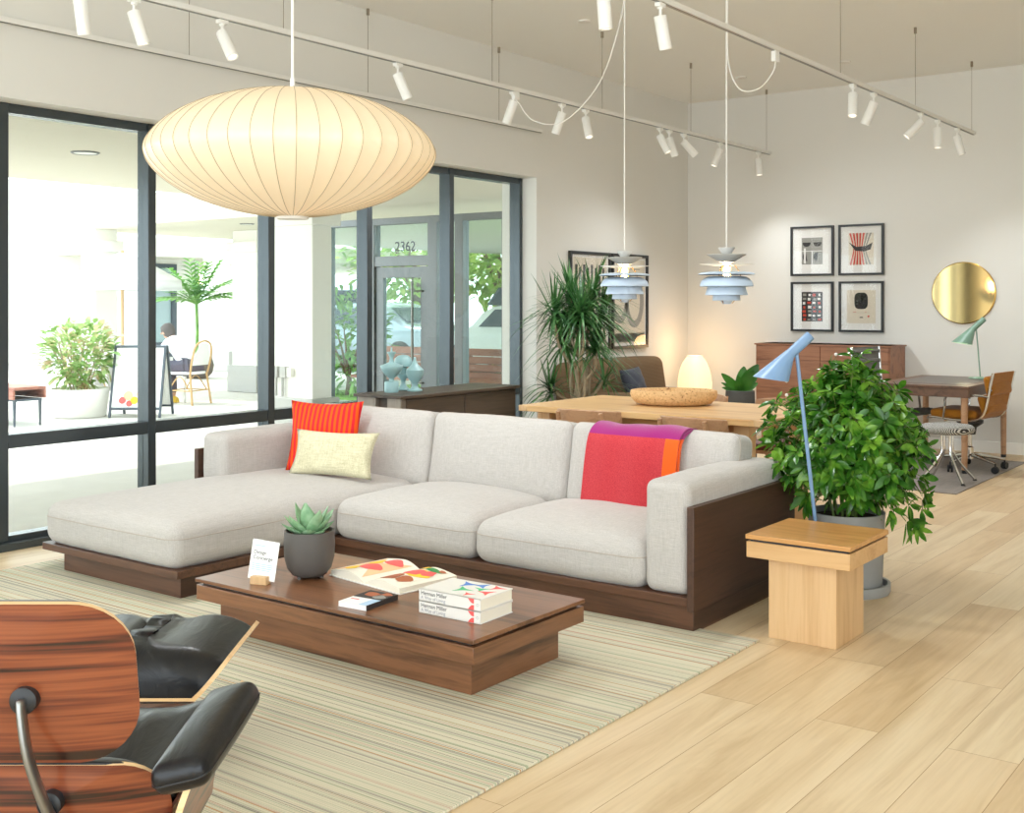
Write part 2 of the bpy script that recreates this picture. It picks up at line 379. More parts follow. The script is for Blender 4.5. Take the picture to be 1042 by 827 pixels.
# ------------------------------------------------------------------ material library
W_OAK1, W_OAK2, W_OAK3 = rgb(198,154,102), rgb(208,168,118), rgb(184,138,88)
M = dict(
    wall=plain('wall_paint', rgb(222,220,213), .85, bumps=.03, bscale=300),
    ceil=plain('ceiling_paint', rgb(236,236,232), .9),
    white=plain('white_enamel', rgb(240,239,234), .35),
    trackm=plain('track_enamel', rgb(228,226,220), .4),
    wire=plain('steel_cable', rgb(150,140,125), .4, .7),
    lens=glow('spot_lens', (1,.93,.8,1), 1.2),
    black=plain('black_metal', rgb(38,40,42), .4),
    frame=plain('window_frame', rgb(78,85,89), .26, .6),
    glass=glass('window_glass', (.95,.975,.965,1)), pglass=glass('picture_glass', (.98,.98,.98,1)), sglass=glass('street_glass', (.86,.94,.92,1)),
    walnut=wood('walnut', rgb(74,48,34), rgb(98,66,47), rgb(58,38,27), 'X', .8, .42),
    walnutY=wood('walnut_lengthwise', rgb(58,38,26), rgb(76,51,36), rgb(46,30,21), 'Y', .8, .5),
    walnutTY=wood('walnut_table_end', rgb(98,62,40), rgb(126,85,57), rgb(78,50,33), 'Y', .8, .35, .1),
    walnutT=wood('walnut_table', rgb(104,66,42), rgb(134,90,60), rgb(82,52,34), 'X', .8, .3, .15),
    dresser=wood('walnut_veneer', rgb(138,92,68), rgb(160,112,84), rgb(116,76,56), 'X', 1.1, .45),
    deskw=wood('dark_walnut', rgb(92,66,50), rgb(112,82,62), rgb(74,54,42), 'Y', .8, .38),
    console=wood('smoked_oak', rgb(66,54,44), rgb(84,70,58), rgb(50,42,35), 'Y', .8, .45),
    greyoak=wood('grey_oak', rgb(140,130,118), rgb(158,148,136), rgb(122,112,102), 'Z', .8, .5),
    oak=wood('oak', W_OAK1, W_OAK2, W_OAK3, 'X', .7, .42, .05),
    oakZ=wood('oak_upright', rgb(202,162,114), rgb(214,178,132), rgb(188,146,98), 'Z', .6, .45),
    oaktop=wood('oak_table_top', rgb(208,164,108), rgb(218,178,124), rgb(194,148,94), 'X', .6, .38, .1),
    stool_top=wood('oak_dark_top', rgb(192,138,80), rgb(204,152,92), rgb(176,124,68), 'X', .9, .35, .1),
    chairw=wood('chair_walnut', rgb(168,124,90), rgb(186,144,108), rgb(146,104,74), 'X', 1., .4),
    rosewood=grain_long('rosewood', rgb(96,42,24), rgb(132,70,40), rgb(34,16,11), .28, .35),
    ply=wood('ply_edge', rgb(222,184,134), rgb(232,198,150), rgb(208,166,114), 'X', 1, .4),
    leather=leather_mat(),
    blackrub=plain('black_rubber', rgb(22,23,25), .45),
    castal=plain('cast_aluminium', rgb(140,140,137), .28, .9), chrome=plain('chrome', rgb(214,214,212), .12, 1),
    linen=fabric('oatmeal_linen', rgb(171,166,160), rgb(195,190,185), bumps=.25),
    linend=plain('linen_piping', rgb(178,168,156), .9),
    cream=fabric('cream_boucle', rgb(188,181,146), rgb(220,214,184), .5, .95, .8),
    redstripe=stripes('red_orange_stripe', 0, .030, rgb(222,40,52), rgb(250,92,28), .5),
    concrete=plain('grey_ceramic', rgb(88,84,80), .55, 0, .06, 12),
    greypot=plain('pale_concrete', rgb(150,151,149), .7, 0, .06, 8), darkpot=plain('charcoal_pot', rgb(70,69,66), .6, 0, .08, 8),
    soil=plain('soil', rgb(60,44,34), .95, 0, .4, 60, .2, .6, 120), pebble=plain('clay_pebbles', rgb(128,92,72), .85, 0, .3, 60),
    succ=leafmat('succulent_leaf', rgb(110,158,118), rgb(140,182,138), rgb(168,202,164), .4, .12, 22),
    bush=leafmat('umbrella_tree_leaf', rgb(38,86,22), rgb(66,124,34), rgb(132,180,62), .22, .3, 11),
    drac=leafmat('dracaena_leaf', rgb(36,78,38), rgb(60,108,54), rgb(100,144,84), .4, .2, 6),
    fiddle=leafmat('broad_leaf', rgb(36,84,26), rgb(56,114,36), rgb(74,130,46), .35, .15, 5),
    stem=plain('pale_stem', rgb(170,154,128), .8, 0, .15, 30), twig=plain('green_twig', rgb(110,130,60), .6),
    paper=plain('white_paper', rgb(246,246,244), .6), pages=plain('book_pages', rgb(238,232,216), .9),
    cover=plain('book_cover', rgb(232,230,224), .5), ink=plain('black_ink', rgb(50,50,54), .6), greyink=plain('grey_ink', rgb(150,152,160), .6), paleblue=plain('pale_blue_ink', rgb(176,206,232), .6),
    red=plain('red_print', rgb(240,96,92), .6), blue=plain('blue_print', rgb(86,136,214), .6), green=plain('green_print', rgb(84,190,130), .6),
    yellow=plain('yellow_print', rgb(246,200,40), .6), brown=plain('brown_print', rgb(176,98,58), .6), dgreen=plain('dark_green_print', rgb(52,140,70), .6), peach=plain('peach_print', rgb(246,196,150), .6),
    bluelamp=plain('pale_blue_lacquer', rgb(122,154,190), .35), greenlamp=plain('sage_lacquer', rgb(118,150,132), .35),
    snow=plain('white_lacquer', rgb(238,238,234), .4), snow_daylit=plain('white_lacquer_daylight_tint', rgb(194,213,234), .4), brass=plain('brass', rgb(200,160,70), .25, 1),  # lower pendant tiers are white; daylight's blue cast is put into the colour
    cord=plain('white_cord', rgb(238,236,230), .5),
    vase=plain('celadon_glaze', rgb(150,186,188), .3, 0, .05, 10),
    settee=stripes('brown_weave', 2, .014, rgb(118,96,72), rgb(102,82,60), .55), navy=fabric('slate_cloth', rgb(52,56,66), rgb(70,74,84), .6),
    greyrug=fabric('taupe_rug', rgb(112,104,97), rgb(138,129,120), .3, 1., .8), mirror=plain('bronze_mirror', rgb(222,194,136), .06, 1),
    cognac=fabric('ochre_cloth', rgb(140,88,22), rgb(172,112,34), .8, .85), greyfab=fabric('grey_cloth', rgb(86,84,80), rgb(108,105,99), .8),
    redseat=plain('oxblood_leather', rgb(96,34,28), .4), printgrey=plain('grey_print', rgb(150,148,140), .6), printdark=plain('dark_print', rgb(48,44,42), .6),
    printred=plain('vermilion_print', rgb(206,70,48), .6), printbeige=plain('beige_paper', rgb(222,212,192), .7), matb=plain('mat_board', rgb(236,234,228), .8),
    cork=None, pave=plain('sidewalk_concrete', rgb(206,203,196), .9, 0, .05, 3), stucco=plain('white_stucco', rgb(238,236,230), .9), base=plain('grey_plinth', rgb(178,178,174), .9),
    soffit=plain('soffit_plaster', rgb(222,216,200), .9, bumps=.2, bscale=60), cane=plain('rattan_cane', rgb(196,160,112), .6), bistro=plain('white_resin', rgb(240,240,238), .5),
    umb=plain('umbrella_canvas', rgb(236,238,240), .8), pole=plain('umbrella_pole', rgb(214,180,140), .5), redwood=wood('redwood_slat', rgb(150,96,80), rgb(170,112,94), rgb(132,84,70), 'X', 1, .6),
    shirt=plain('white_shirt', rgb(236,240,246), .85), trouser=plain('dark_trousers', rgb(84,82,96), .85), skin=plain('skin', rgb(202,158,132), .55), hair=plain('dark_hair', rgb(86,80,78), .7), shoe=plain('yellow_shoe', rgb(222,184,60), .6),
    outleaf=leafmat('street_tree_leaf', rgb(110,150,64), rgb(156,188,88), rgb(206,214,126), .6, .35, 1.5), palmleaf=leafmat('palm_leaf', rgb(84,140,60), rgb(120,172,84), rgb(160,200,110), .5, .3, 4),
    planterleaf=leafmat('variegated_leaf', rgb(120,164,84), rgb(160,190,120), rgb(222,196,164), .5, .3, 6), grass=plain('lawn', rgb(130,170,80), .95, 0, .2, 6), bark=plain('tree_bark', rgb(120,100,80), .9),
    carw=plain('car_paint', rgb(236,238,240), .25, 0, coat=.5), cars=plain('car_paint_silver', rgb(150,164,176), .25, .3, coat=.5), carglass=plain('car_glass', rgb(60,76,88), .1), alu=plain('anodised_aluminium', rgb(112,116,117), .4, .4),
    signf=plain('sign_frame', rgb(74,84,94), .5), signb=plain('sign_board', rgb(244,244,242), .7), bluesign=plain('blue_sign', rgb(120,156,184), .6), asphalt=plain('asphalt', rgb(150,150,150), .9),
    rope=plain('boulder_stone', rgb(110,104,98), .8, 0, .15, 6),
)
def mk_floor():
    m, nt, b, o = new_mat('oak_floor')
    v = coords(nt, (1,1,1), (0,0,R(90)))
    br = nd(nt, 'ShaderNodeTexBrick', Scale=1.0); br.offset = .37; br.offset_frequency = 2
    br.inputs['Color1'].default_value = (0,0,0,1); br.inputs['Color2'].default_value = (1,1,1,1); br.inputs['Mortar'].default_value = (.5,.5,.5,1)
    br.inputs['Mortar Size'].default_value = .0011; br.inputs['Brick Width'].default_value = 1.9; br.inputs['Row Height'].default_value = .22; br.inputs['Mortar Smooth'].default_value = .1
    nt.links.new(v, br.inputs['Vector'])
    w = nd(nt, 'ShaderNodeVectorMath', operation='SCALE'); w.inputs['Scale'].default_value = 9.0; nt.links.new(br.outputs['Color'], w.inputs[0])
    v2 = coords(nt, (5.5,.5,1)); a = nd(nt, 'ShaderNodeVectorMath', operation='ADD'); nt.links.new(v2, a.inputs[0]); nt.links.new(w.outputs[0], a.inputs[1])
    n = nd(nt, 'ShaderNodeTexNoise', Scale=1.3, Detail=7.0, Roughness=.6, Distortion=1.1); nt.links.new(a.outputs[0], n.inputs['Vector'])
    v3 = coords(nt, (70,2.4,1)); n2 = nd(nt, 'ShaderNodeTexNoise', Scale=1.0, Detail=3.0); nt.links.new(v3, n2.inputs['Vector'])
    r = ramp(nt, [(.33, rgb(208,185,149)), (.5, rgb(223,203,169)), (.72, rgb(231,214,184))]); nt.links.new(n.outputs[0], r.inputs[0])
    r2 = ramp(nt, [(0, rgb(214,184,140)), (.5, rgb(244,232,214)), (1, rgb(255,255,252))]); nt.links.new(br.outputs['Color'], r2.inputs[0])
    m1 = nd(nt, 'ShaderNodeMix', data_type='RGBA', blend_type='MULTIPLY'); m1.inputs[0].default_value = .45
    nt.links.new(r.outputs[0], m1.inputs[6]); nt.links.new(r2.outputs[0], m1.inputs[7])
    r3 = ramp(nt, [(.3, (.86,.84,.8,1)), (.6, (1,1,1,1))]); nt.links.new(n2.outputs[0], r3.inputs[0])
    m2 = nd(nt, 'ShaderNodeMix', data_type='RGBA', blend_type='MULTIPLY'); m2.inputs[0].default_value = .5
    nt.links.new(m1.outputs[2], m2.inputs[6]); nt.links.new(r3.outputs[0], m2.inputs[7])
    m3 = nd(nt, 'ShaderNodeMix', data_type='RGBA'); m3.inputs[7].default_value = rgb(150,112,72)
    nt.links.new(br.outputs['Fac'], m3.inputs[0]); nt.links.new(m2.outputs[2], m3.inputs[6])
    nt.links.new(m3.outputs[2], b.inputs['Base Color']); b.inputs['Roughness'].default_value = .42
    b.inputs['Specular IOR Level'].default_value = .35
    return m
M['floor'] = mk_floor()
def mk_rug():
    m, nt, b, o = new_mat('striped_flatweave')
    s = nd(nt, 'ShaderNodeSeparateXYZ'); nt.links.new(coords(nt), s.inputs[0])
    def line(scale, stops, seed):
        c = nd(nt, 'ShaderNodeCombineXYZ'); c.inputs[0].default_value = seed; nt.links.new(s.outputs[1], c.inputs[1])
        n = nd(nt, 'ShaderNodeTexNoise', Scale=scale, Detail=1.0); nt.links.new(c.outputs[0], n.inputs['Vector'])
        r = ramp(nt, stops, 'CONSTANT'); nt.links.new(n.outputs[0], r.inputs[0]); return r.outputs[0]
    cr, gr, mu, bk, pk, gn = rgb(214,208,186), rgb(172,167,154), rgb(192,172,110), rgb(84,79,72), rgb(198,166,146), rgb(174,180,154)
    base = line(32, [(0, mu), (.28, gr), (.37, cr), (.44, gn), (.48, cr), (.56, pk), (.585, cr), (.66, gr), (.72, mu)], 0)
    thin = line(75, [(0, (0,0,0,1)), (.66, (1,1,1,1))], 5); thin2 = line(68, [(0, (0,0,0,1)), (.655, (1,1,1,1))], 11)
    # broken stitches along the thin dark and pink lines
    v = coords(nt, (95, 1, 1)); n = nd(nt, 'ShaderNodeTexWave', Scale=1.0, Distortion=2.0); nt.links.new(v, n.inputs[0])
    d = ramp(nt, [(.3, (0,0,0,1)), (.55, (1,1,1,1))]); nt.links.new(n.outputs[1], d.inputs[0])
    mu1 = nd(nt, 'ShaderNodeMath', operation='MULTIPLY'); nt.links.new(thin, mu1.inputs[0]); nt.links.new(d.outputs[0], mu1.inputs[1])
    x1 = nd(nt, 'ShaderNodeMix', data_type='RGBA'); nt.links.new(mu1.outputs[0], x1.inputs[0]); nt.links.new(base, x1.inputs[6]); x1.inputs[7].default_value = bk
    x2 = nd(nt, 'ShaderNodeMix', data_type='RGBA'); nt.links.new(thin2, x2.inputs[0]); nt.links.new(x1.outputs[2], x2.inputs[6]); x2.inputs[7].default_value = rgb(190,140,90)
    rib = nd(nt, 'ShaderNodeTexWave', Scale=1.0); rib.bands_direction = 'Y'; nt.links.new(coords(nt, (1, 36, 1)), rib.inputs[0])
    rr = ramp(nt, [(0, (.78,.77,.74,1)), (.5, (1,1,1,1))]); nt.links.new(rib.outputs[1], rr.inputs[0])
    x3 = nd(nt, 'ShaderNodeMix', data_type='RGBA', blend_type='MULTIPLY'); x3.inputs[0].default_value = .7
    nt.links.new(x2.outputs[2], x3.inputs[6]); nt.links.new(rr.outputs[0], x3.inputs[7])
    nt.links.new(x3.outputs[2], b.inputs['Base Color']); b.inputs['Roughness'].default_value = .95; b.inputs['Specular IOR Level'].default_value = .1
    bump(nt, b, rib.outputs[1], .4, .003); return m
M['rug'] = mk_rug()
def mk_cork():
    m, nt, b, o = new_mat('cork')
    n = nd(nt, 'ShaderNodeTexNoise', Scale=70.0, Detail=4.0); nt.links.new(coords(nt), n.inputs['Vector'])
    r = ramp(nt, [(.3, rgb(120,80,48)), (.38, rgb(206,164,112)), (.7, rgb(226,188,138))]); nt.links.new(n.outputs[0], r.inputs[0])
    nt.links.new(r.outputs[0], b.inputs['Base Color']); b.inputs['Roughness'].default_value = .85; return m
M['cork'] = mk_cork()
def mk_throw():
    m, nt, b, o = new_mat('wool_throw')
    s = nd(nt, 'ShaderNodeSeparateXYZ'); nt.links.new(coords(nt), s.inputs[0])
    n = nd(nt, 'ShaderNodeTexNoise', Scale=300.0); nt.links.new(coords(nt), n.inputs['Vector'])
    r = ramp(nt, [(.35, rgb(172,42,54)), (.65, rgb(202,68,72))]); nt.links.new(n.outputs[0], r.inputs[0])
    g = nd(nt, 'ShaderNodeMath', operation='GREATER_THAN'); g.inputs[1].default_value = .455; nt.links.new(s.outputs[0], g.inputs[0])
    x = nd(nt, 'ShaderNodeMix', data_type='RGBA'); nt.links.new(g.outputs[0], x.inputs[0]); nt.links.new(r.outputs[0], x.inputs[6]); x.inputs[7].default_value = rgb(232,92,24)
    g2 = nd(nt, 'ShaderNodeMath', operation='GREATER_THAN'); g2.inputs[1].default_value = .352; nt.links.new(s.outputs[2], g2.inputs[0])
    x2 = nd(nt, 'ShaderNodeMix', data_type='RGBA'); nt.links.new(g2.outputs[0], x2.inputs[0]); nt.links.new(x.outputs[2], x2.inputs[6]); x2.inputs[7].default_value = rgb(150,30,110)
    nt.links.new(x2.outputs[2], b.inputs['Base Color']); b.inputs['Roughness'].default_value = .95; b.inputs['Sheen Weight'].default_value = .3
    b.inputs['Specular IOR Level'].default_value = .1
    bump(nt, b, n.outputs[0], .3, .002); return m
M['throw'] = mk_throw()
def mk_shade(name, c, strength):
    m, nt, b, o = new_mat(name)
    b.inputs['Base Color'].default_value = (.66,.58,.44,1); b.inputs['Roughness'].default_value = .34
    b.inputs['Emission Color'].default_value = c; b.inputs['Emission Strength'].default_value = strength
    return m
M['shade'] = mk_shade('lit_shade', (1,.66,.32,1), .26)
M['lantern'] = mk_shade('lit_lantern', (1,.74,.40,1), .80)
M['shaderib'] = plain('shade_wire', rgb(170,150,116), .6)

# ------------------------------------------------------------------ camera and light
cam = bpy.data.cameras.new('camera'); co = bpy.data.objects.new('camera', cam); COL.objects.link(co)
co.location = (0, 0, 1.43); co.rotation_euler = (R(90), 0, math.atan2(.6, .8))
cam.sensor_width = 36; cam.sensor_fit = 'HORIZONTAL'; cam.lens = 1169/1042*36
cam.shift_y = -(413.5-309)/1042; cam.clip_end = 200; cam.clip_start = .05
SC.camera = co
w = bpy.data.worlds.new('sky'); SC.world = w; w.use_nodes = True
bg = w.node_tree.nodes['Background']; bg.inputs[0].default_value = (.87, .95, 1, 1); bg.inputs[1].default_value = 3.7
SC.view_settings.view_transform = 'Standard'; SC.view_settings.look = 'None'; SC.view_settings.gamma = 1
SC.view_settings.use_curve_mapping = False; SC.view_settings.exposure = .28
SC.cycles.use_denoising = True
try: SC.cycles.denoiser = 'OPENIMAGEDENOISE'
except Exception: pass
SC.cycles.max_bounces = 10; SC.cycles.diffuse_bounces = 6; SC.cycles.transparent_max_bounces = 16
SC.cycles.sample_clamp_indirect = 6; SC.cycles.use_light_tree = True
sun = bpy.data.lights.new('sun', 'SUN'); sun.energy = 2.2; sun.angle = R(1); sun.color = (1, .95, .86)
so_ = bpy.data.objects.new('sun', sun); COL.objects.link(so_)
so_.rotation_euler = Vector((-.62, -.30, .98)).to_track_quat('Z', 'Y').to_euler(); so_.location = (-20, -10, 30)
def light(name, kind, loc, energy, color=(1,1,1), size=.1, parent=None, rot=None, spot=60):
    l = bpy.data.lights.new(name, kind); l.energy = energy; l.color = color
    if kind in ('POINT', 'SPOT'): l.shadow_soft_size = size
    if kind == 'SPOT': l.spot_size = R(spot); l.spot_blend = 1.
    o = bpy.data.objects.new(name, l); COL.objects.link(o); o.location = loc
    if rot is not None: o.rotation_euler = rot
    if parent is not None: o.parent = parent
    return o

# ------------------------------------------------------------------ room shell
XL, YB, ZC = -6.2, 11.58, 3.69
XR, YF = 3.4, -4.0
WX = -6.42               # glazing plane
struct(MB().box(-6.55, XR, YF, YB, -.12, 0).build('floor', M['floor']))
struct(MB().box(-6.7, XR, YF, YB+.2, ZC, ZC+.15).build('ceiling', M['ceil']))
WY0, WY1, WT = -.5, 8.645, 2.60     # window opening
mb = MB(); mb.box(-6.6, XL, YF, WY0, 0, ZC); mb.box(-6.6, XL, WY1, YB+.2, 0, ZC); mb.box(-6.6, XL, WY0, WY1, WT, ZC)
struct(mb.build('wall_left', M['wall']))
struct(MB().box(-6.6, XR, YB, YB+.2, 0, ZC).build('wall_back', M['wall']))
struct(MB().box(XR, XR+.2, 2.2, YB+.2, 0, ZC).build('wall_right', M['wall']))
struct(MB().box(XL, XR, YB-.014, YB, 0, .11).build('baseboard_back', M['white'], bevel=.003))
struct(MB().box(XL, XL+.014, WY1+.002, YB-.014, 0, .11).build('baseboard_left', M['white'], bevel=.003))
# glazing bays: mullions every 1.015 m, a transom low down
ys = [8.63-1.013*k for k in range(10)]
for k in range(9):
    y1, y0 = ys[k], ys[k+1]
    root = bpy.data.objects.new('window_%d' % (k+1), None); COL.objects.link(root); root.location = (WX, (y0+y1)/2, 0); struct(root)
    hw = (y1-y0)/2; mw = .03
    f = MB()
    f.box(-.06, .06, hw-mw, hw+mw if k else hw+.015, .045, WT)            # post
    f.box(-.05, .05, -hw+mw, hw-mw, .0, .075); f.box(-.05, .05, -hw+mw, hw-mw, WT-.055, WT)
    f.box(-.055, .055, -hw+mw, hw-mw, .585, .665)
    if k == 8: f.box(-.06, .06, -hw-mw, -hw+mw, .045, WT)
    fo = f.build('window_frame', M['frame'], root, bevel=.004)
    for z0, z1 in ((.075, .585), (.665, WT-.055)):
        MB().box(-.006, .006, -hw+mw, hw-mw, z0, z1).build('window_pane', M['glass'], root)
struct(MB().box(-6.52, -6.30, WY0, WY1, 0, .045).build('trim_1', M['frame'], bevel=.004))
# ------------------------------------------------------------------ rug and sofa
RUGT = .01
tag(MB().box(-5.86, -2.08, .2, 4.52, 0, RUGT).build('striped_rug', M['rug'], bevel=.003), 'large cream and mustard striped flatweave rug under sofa and coffee table', 'rug')

def neg(root): return tuple(-k for k in root.location)
sofa = thing('sectional_sofa', 'oatmeal linen sectional sofa with chaise on low walnut platform', 'sofa', (-4.0, 4.7, 0))
L = neg(sofa)
mb = MB()
mb.box(-5.70, -4.545, 3.41, 5.50, .118, .156); mb.box(-4.545, -2.345, 4.43, 5.50, .118, .156)
mb.build('platform', M['walnut'], sofa, bevel=.003, loc=L)
mb = MB(); mb.box(-5.59, -4.60, 3.47, 4.515, RUGT, .118); mb.box(-5.59, -4.60, 4.53, 5.45, 0, .118)
mb.box(-4.60, -2.36, 4.455, 4.515, RUGT, .118); mb.box(-4.60, -2.36, 4.53, 5.49, 0, .118)
mb.build('plinth', M['walnut'], sofa, bevel=.002, loc=L)
MB().box(-2.362, -2.3575, 4.456, 5.489, RUGT+.001, .1175).build('plinth_end', M['walnutY'], sofa, loc=L)
MB().box(-4.602, -4.5975, 3.471, 4.45, RUGT+.001, .1175).build('plinth_end', M['walnutY'], sofa, loc=L)
MB().box(-2.372, -2.338, 4.42, 5.50, .10, .552).build('side_panel', M['walnutY'], sofa, bevel=.003, loc=L)
MB().box(-5.725, -5.69, 4.42, 5.50, .10, .552).build('side_panel', M['walnutY'], sofa, bevel=.003, loc=L)
MB().box(-5.69, -2.372, 5.465, 5.50, .156, .552).build('back_panel', M['walnut'], sofa, bevel=.003, loc=L)
def sofa_cushion(name, x0, x1, y0, y1, z0, z1, r, puff, side, seed, tilt=0, frac=.3, seams=True):
    sx, sy, sz = x1-x0, y1-y0, z1-z0
    T = Matrix.Translation(Vector(((x0+x1)/2, (y0+y1)/2, (z0+z1)/2))+Vector(L)) @ Matrix.Rotation(tilt, 4, 'X')
    o = cushion(sx, sy, sz, r, puff, side, seed, M=None).build(name, M['linen'], sofa, ang=180, merge=True)
    o.matrix_local = T
    if seams: seam(sx, sy, sz, r, puff, side, seed, .006, frac).build('piping', M['linend'], o, ang=180)
    return o
sofa_cushion('seat_cushion', -5.69, -4.555, 3.40, 5.34, .152, .375, .075, .05, .01, 1, frac=.35)
sofa_cushion('seat_cushion', -4.548, -3.575, 4.425, 5.34, .152, .365, .075, .055, .008, 2, frac=.35)
sofa_cushion('seat_cushion', -3.572, -2.60, 4.425, 5.34, .152, .365, .075, .055, .008, 3, frac=.35)
def back_cushion(x0, x1, seed):
    sx, sy, sz = x1-x0, .46, .21          # lies flat, then stands up
    T = Matrix.Translation(Vector(((x0+x1)/2, 5.245, .548))+Vector(L)) @ Matrix.Rotation(R(80), 4, 'X')
    o = cushion(sx, sy, sz, .05, .055, .006, seed).build('back_cushion', M['linen'], sofa, ang=180, merge=True); o.matrix_local = T
    for fr in (.62, -.62): seam(sx, sy, sz, .05, .055, .006, seed, .006, fr).build('piping', M['linend'], o, ang=180)
back_cushion(-5.46, -4.475, 4); back_cushion(-4.47, -3.49, 5); back_cushion(-3.485, -2.50, 6)
sofa_cushion('arm_cushion', -2.60, -2.375, 4.44, 5.44, .158, .65, .045, .012, .012, 7, seams=False)
a = sofa_cushion('arm_cushion', -5.685, -5.47, 4.44, 5.44, .34, .65, .045, .012, .012, 8, seams=False)

# scatter cushions and throw
def place(o, loc, X, up):
    """orient an object whose local x is its width, y its height, z its thickness"""
    X = Vector(X).normalized(); up = Vector(up).normalized(); Z = X.cross(up).normalized(); Y = Z.cross(X)
    o.matrix_world = Matrix(((X.x, Y.x, Z.x, loc[0]), (X.y, Y.y, Z.y, loc[1]), (X.z, Y.z, Z.z, loc[2]), (0,0,0,1)))
o = pillow_mb(.47, .44, .14, .10, seed=2).build('scatter_cushion', M['redstripe'], ang=180, merge=True)
place(o, (-5.13, 4.93, .62), (.90, .43, .0), (-.30, .12, 1)); tag(o, 'square red and orange striped cushion leaning in the sofa corner', 'cushion')
o = pillow_mb(.58, .28, .12, .10, seed=5).build('lumbar_cushion', M['cream'], ang=180, merge=True)
place(o, (-4.91, 4.79, .545), (.97, .22, .0), (.02, .38, 1)); tag(o, 'oblong cream boucle cushion in front of the red striped one', 'cushion')
# throw: folded cloth following the front, top and back of the right back cushion
prof = catmull([(-.300, -.26), (-.285, -.12), (-.262, .05), (-.236, .22), (-.205, .325), (-.14, .372), (-.06, .376), (.02, .35), (.055, .22), (.07, .05)], 5)
def throw(a, b_):
    k = b_*(len(prof)-1); i = min(int(k), len(prof)-2); p = prof[i].lerp(prof[i+1], k-i)
    x = .54*a; wv = .007*math.sin(a*7+b_*4)+.004*math.sin(a*17+1)
    skew = -.03*(1-b_)*(1-a)
    return (x+skew, p.x+wv-.003, p.y+wv*.6+.006)
mb = MB(); mb.sheet(throw, 26, 40, .014)
mb.sheet(lambda a, b_: tuple(Vector(throw(a*.97+.02, .04+b_*.96))-Vector((0, .014, -.012))), 26, 36, .012)
o = mb.build('throw_blanket', M['throw'], ang=60); o.location = (-3.30, 5.30, .40)
tag(o, 'coral wool throw with purple and orange bands over the right back cushion', 'blanket')

# ------------------------------------------------------------------ coffee table
ct = thing('coffee_table', 'low walnut coffee table with recessed plinth on the striped rug', 'table', (-3.35, 3.53, RUGT)); L = neg(ct)
MB().box(-4.095, -2.545, 3.165, 3.885, .224, .24).build('tabletop', M['walnutT'], ct, bevel=.0025, loc=L)
MB().box(-4.07, -2.57, 3.19, 3.86, .212, .224).build('shadow_gap', M['black'], ct, loc=L)
MB().box(-4.09, -2.55, 3.17, 3.88, .148, .212).build('apron', M['walnutT'], ct, bevel=.0025, loc=L)
for x0, x1 in ((-4.0925, -4.088), (-2.552, -2.5475)): MB().box(x0, x1, 3.172, 3.878, .149, .2115).build('apron_end', M['walnutTY'], ct, loc=L)
for x0, x1 in ((-4.0225, -4.018), (-2.622, -2.6175)): MB().box(x0, x1, 3.246, 3.799, RUGT+.001, .147).build('plinth_end', M['walnutTY'], ct, loc=L)
MB().box(-4.02, -2.62, 3.245, 3.80, RUGT, .148).build('plinth', M['walnutT'], ct, bevel=.002, loc=L)
TZ = .24
# succulent in grey pot
su = thing('potted_succulent', 'pale green succulent in round grey pot on coffee table', 'plant', (-3.71, 3.475, TZ))
mb = MB(); mb.lathe([(0,.006),(.05,.006),(.075,.016),(.096,.045),(.108,.09),(.111,.15),(.108,.205),(.101,.205),(.103,.15),(.1,.175),(0,.175)], 48)
for k in range(3):
    a = 2*PI*k/3+.5; mb.lathe([(0,0),(.009,0),(.009,.014),(0,.014)], 10, Matrix.Translation((.055*math.cos(a), .055*math.sin(a), 0)))
mb.build('pot', M['concrete'], su, ang=50)
mb = MB()
for k in range(150):
    a = RND.uniform(0, 2*PI); r = .098*math.sqrt(RND.random()); q = RND.uniform(.006, .010)
    mb.lathe([(0,-q),(q*.8,-q*.5),(q,0),(q*.7,q*.6),(0,q)], 6, Matrix.Translation((r*math.cos(a), r*math.sin(a), .181+RND.uniform(-.003,.004))))
o = mb.build('pebbles', M['pebble'], su); o['kind'] = 'stuff'
def fleshy(mb, base, d, Ln, W):
    d = Vector(d).normalized(); sd = d.cross(Vector((0,0,1))).normalized(); n_ = sd.cross(d); rs = []
    for k in range(8):
        t = k/7; w = W*max(.02, math.sin(PI*min(1, t*.72+.22))**.7*(1-t**6)); th = .26*w+.002; c = Vector(base)+d*Ln*t+n_*(.25*Ln*t*t)
        rs.append([tuple(c+sd*math.cos(q)*w/2+n_*(math.sin(q)*th/2+.10*w*math.cos(q)**2)) for q in [2*PI*i/8 for i in range(8)]])
    mb.rings(rs)
lv = MB()
for ring, (cnt, el, Ln, W) in enumerate([(7, 12, .115, .066), (6, 32, .125, .072), (5, 54, .12, .066), (3, 76, .09, .05)]):
    for k in range(cnt):
        a = 2*PI*(k+.5*ring)/cnt+RND.uniform(-.3, .3); e = R(el+RND.uniform(-12, 12))
        fleshy(lv, (.012*math.cos(a), .012*math.sin(a), .185+.006*ring), (math.cos(a)*math.cos(e), math.sin(a)*math.cos(e), math.sin(e)), Ln*RND.uniform(.9, 1.12), W)
lv.build('leaves', M['succ'], su, ang=70)
